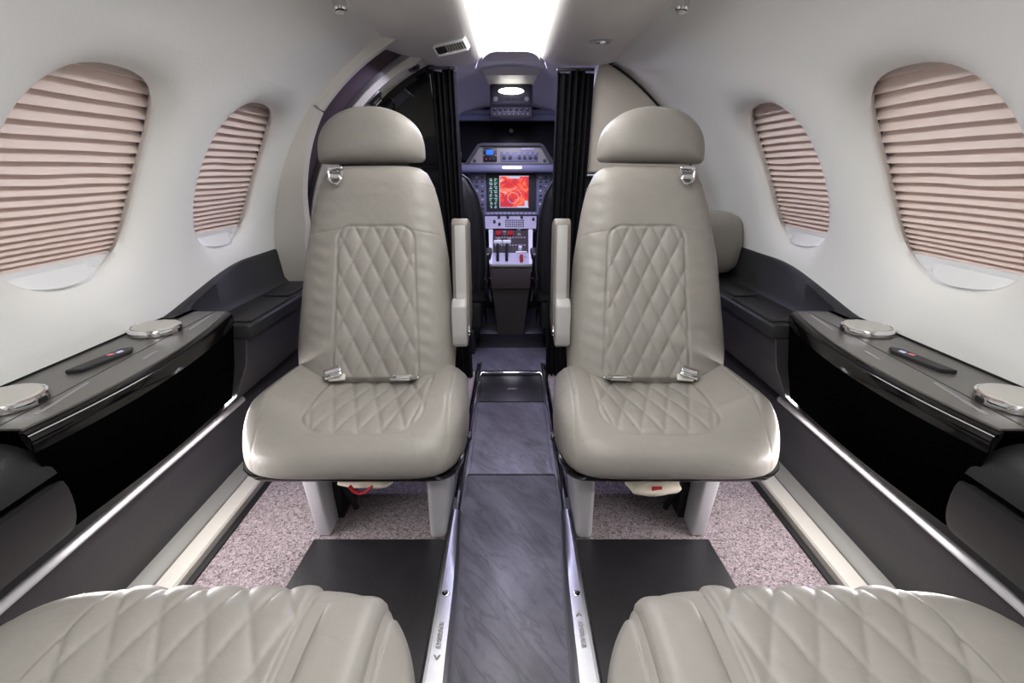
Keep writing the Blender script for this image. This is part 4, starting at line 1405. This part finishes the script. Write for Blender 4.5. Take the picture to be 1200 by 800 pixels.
for sx in (-1, 1):
    blk = ob('radio_panel', rbox((sx * 0.185 + 0.002, 3.115, 0.868), (0.078, 0.016, 0.215), 0.004), 'panel_blue', ip)
    for r2 in range(8):
        for c_ in range(2):
            ob('button', rbox((sx * 0.185 - 0.014 + 0.032 * c_, 3.104, 0.955 - 0.025 * r2), (0.014, 0.006, 0.010), 0.001), 'dark_grey' if (r2 + c_) % 3 else 'panel_pale', blk)
    # primary display before each pilot
    pd = ob('pilot_display', rbox((sx * 0.38, 3.112, 0.87), (0.26, 0.02, 0.20), 0.005), 'black', ip)
ks = ob('key_strip', rbox((0.0, 3.10, 0.752), (0.32, 0.03, 0.020), 0.004), 'panel_blue', ip)
for i in range(12): ob('key', rbox((-0.135 + 0.0245 * i, 3.083, 0.753), (0.014, 0.006, 0.009), 0.001), 'panel_pale', ks)

# pedestal
pe = thing('pedestal', 'cockpit centre pedestal with keypads, throttle levers and a dark tapering front', 'pedestal', (0, 2.9, 0.1))
up_ = ob('keypad_panel', loft([[(-0.155, 3.090, 0.738), (0.150, 3.090, 0.738), (0.150, 3.13, 0.738), (-0.155, 3.13, 0.738)],
                               [(-0.150, 3.030, 0.672), (0.145, 3.030, 0.672), (0.145, 3.13, 0.64), (-0.150, 3.13, 0.64)]]), 'panel_pale', pe, smooth=False)
def on_slope(x, f, lift=0.0):   # along the upper keypad slope
    y, z = 3.090 + (3.030 - 3.090) * f, 0.738 + (0.672 - 0.738) * f
    return (x, y - 0.74 * lift, z + 0.67 * lift)
for r2 in range(4):
    for c_ in range(9):
        ob('key', rbox(on_slope(-0.030 + 0.0125 * c_, 0.36 + 0.16 * r2, 0.002), (0.009, 0.006, 0.006), 0.001, 1, (math.radians(48), 0, 0)), 'dark_grey', up_)
for x, f in ((-0.072, 0.15), (-0.068, 0.7), (-0.02, 0.12), (0.062, 0.14), (0.130, 0.3), (-0.098, 0.5)):
    ob('knob', lathe([(0.0001, 0), (0.0085, 0), (0.007, 0.014), (0.0001, 0.016)], on_slope(x, f), 14, (0, -0.74, 0.67)), 'black', up_)
# sloping deck from (3.03,.672) to (2.72,.51)
def deck(x, f, lift=0.0):
    y, z = 3.025 + (2.715 - 3.025) * f, 0.662 + (0.515 - 0.662) * f
    return (x, y - 0.43 * lift, z + 0.90 * lift)
def slab(x0, x1, f0, f1, l0, l1, xb0=None, xb1=None):
    xb0 = x0 if xb0 is None else xb0; xb1 = x1 if xb1 is None else xb1
    return loft([[deck(x0, f0, l0), deck(x1, f0, l0), deck(x1, f0, l1), deck(x0, f0, l1)], [deck(xb0, f1, l0), deck(xb1, f1, l0), deck(xb1, f1, l1), deck(xb0, f1, l1)]])
dk = ob('deck', slab(-0.125, 0.120, 0, 1, -0.05, 0.0, -0.112, 0.108), 'panel_pale', pe, smooth=False)
ob('deck_rim', join(slab(-0.130, -0.106, 0, 1, -0.04, 0.008, -0.116, -0.100), slab(0.100, 0.125, 0, 1, -0.04, 0.008, 0.096, 0.112)), 'white_plastic', pe, smooth=False)
tb = ob('control_board', slab(-0.105, 0.098, 0.02, 0.66, 0.0, 0.006, -0.100, 0.094), 'dark_grey', pe, smooth=False)
for x in (-0.072, -0.005):
    ob('guard', join(slab(x - 0.016, x + 0.016, 0.08, 0.20, 0.006, 0.016)), 'red', tb, smooth=False)
for x, f in ((-0.07, 0.36), (-0.008, 0.36), (0.045, 0.22), (0.045, 0.06), (-0.038, 0.14)):
    ob('knob', lathe([(0.0001, 0), (0.012, 0), (0.010, 0.018), (0.0001, 0.020)], deck(x, f, 0.006), 16, (0, -0.43, 0.9)), 'cockpit_grey', tb)
ob('button_row', join(*[slab(-0.09 + 0.016 * i, -0.08 + 0.016 * i, 0.245, 0.265, 0.006, 0.009) for i in range(11)]), 'panel_pale', tb, smooth=False)
ob('button_row', join(*[slab(-0.09 + 0.016 * i, -0.08 + 0.016 * i, 0.47, 0.49, 0.006, 0.009) for i in range(11)]), 'panel_pale', tb, smooth=False)
for x in (-0.072, -0.024):
    lv = ob('throttle_lever', tube([deck(x, 0.90, 0.0), deck(x, 0.78, 0.035), deck(x, 0.66, 0.055)], 0.008, 8), 'black', pe)
    ob('grip', rbox(deck(x, 0.63, 0.062), (0.046, 0.018, 0.022), 0.006, 3), 'white_plastic', lv)
fl = ob('flap_lever', tube([deck(0.055, 0.92, 0.0), deck(0.055, 0.84, 0.03)], 0.009, 10), 'red', pe)
ob('grip', rbox(deck(0.055, 0.80, 0.036), (0.062, 0.012, 0.010), 0.004, 3), 'white_plastic', fl)
ob('trim_knob', lathe([(0.0001, 0), (0.012, 0), (0.010, 0.02), (0.0001, 0.022)], deck(0.05, 0.60, 0.006), 16, (0, -0.43, 0.9)), 'white_plastic', pe)
ob('front_cover', loft([[(-0.112, 2.712, 0.515), (0.106, 2.712, 0.515), (0.106, 3.10, 0.62), (-0.112, 3.10, 0.62)],
                        [(-0.114, 2.706, 0.490), (0.108, 2.706, 0.490), (0.108, 3.10, 0.50), (-0.114, 3.10, 0.50)],
                        [(-0.106, 2.730, 0.385), (0.101, 2.730, 0.385), (0.101, 3.10, 0.385), (-0.106, 3.10, 0.385)],
                        [(-0.104, 2.738, 0.380), (0.099, 2.738, 0.380), (0.099, 3.10, 0.380), (-0.104, 3.10, 0.380)],
                        [(-0.095, 2.76, 0.300), (0.090, 2.76, 0.300), (0.090, 3.10, 0.30), (-0.095, 3.10, 0.30)],
                        [(-0.075, 2.80, 0.101), (0.070, 2.80, 0.101), (0.070, 3.10, 0.101), (-0.075, 3.10, 0.101)]]), 'brown_black', pe, sharp=30)
ob('front_lip', rbox((-0.003, 2.708, 0.514), (0.222, 0.016, 0.016), 0.005, 3), 'cockpit_grey', pe)


def pilot_seat(s):
    w = 'left' if s < 0 else 'right'
    root = thing('pilot_seat', 'black leather pilot seat seen from behind in the %s half of the cockpit' % w, 'seat', (s * 0.33, 2.5, 0.1), 'black pilot seats')
    hs = [0, 0.1, 0.35, 0.45, 0.52, 0.56]
    ws = [0.20, 0.215, 0.205, 0.18, 0.14, 0.08]
    zs = np.concatenate([np.linspace(0, 0.46, 40), np.linspace(0.465, 0.56, 20)])
    def wf(h): return interp(h, hs, ws)
    def endf(h): return max(0, 1 - (h / 0.56) ** 8) ** 0.5
    def fr(X, t, h): return 0.05 * np.maximum(0, 1 - np.abs(t) ** 5) ** 0.5 * endf(h) + groove(np.abs(X) - wf(h) * 0.82, 0.004, 0.005)
    def bk(X, t, h): return 0.05 * np.maximum(0, 1 - np.abs(t) ** 5) ** 0.5 * endf(h)
    def place(x, d, h): return (s * 0.33 + x, 2.47 + d + h * -0.08, 0.44 + h)
    b = ob('backrest', puff(zs, wf, fr, bk, 50, place), 'pilot_leather', root, sharp=None)
    pp = [(s * 0.33 + q * (wf(h) - 0.004), 2.47 - 0.022 + h * -0.08, 0.44 + h) for q in (-1,) for h in np.linspace(0.05, 0.54, 24)]
    pp += [(2 * s * 0.33 - p_[0], p_[1], p_[2]) for p_ in pp[::-1]]
    ob('piping', tube(pp, 0.0045, 6), 'dark_grey', b)
    ob('headrest', blob((s * 0.33, 2.42, 1.06), (0.11, 0.04, 0.06), 2, amp=0.0), 'pilot_leather', root, sharp=None)
    ob('seat_cushion', rbox((s * 0.33, 2.66, 0.42), (0.42, 0.40, 0.10), 0.03, 3), 'pilot_leather', root)
    ob('armrest', rbox((s * 0.115 , 2.56, 0.60), (0.035, 0.20, 0.035), 0.01, 3), 'pilot_leather', root)
    ob('seat_base', join(rbox((s * 0.33, 2.64, 0.30), (0.36, 0.30, 0.14), 0.01), rbox((s * 0.20, 2.62, 0.165), (0.03, 0.32, 0.13), 0.006), rbox((s * 0.46, 2.62, 0.165), (0.03, 0.32, 0.13), 0.006)), 'black', root)
    ob('belt_fittings', join(tube([(s * 0.105, 2.45, 0.50), (s * 0.11, 2.46, 0.44), (s * 0.10, 2.47, 0.38)], 0.006, 8), rbox((s * 0.112, 2.46, 0.47), (0.014, 0.012, 0.03), 0.003),
                             tube([(s * 0.13, 2.50, 0.33), (s * 0.125, 2.50, 0.25)], 0.006, 8)), 'chrome', root)


for s in (-1, 1): pilot_seat(s)
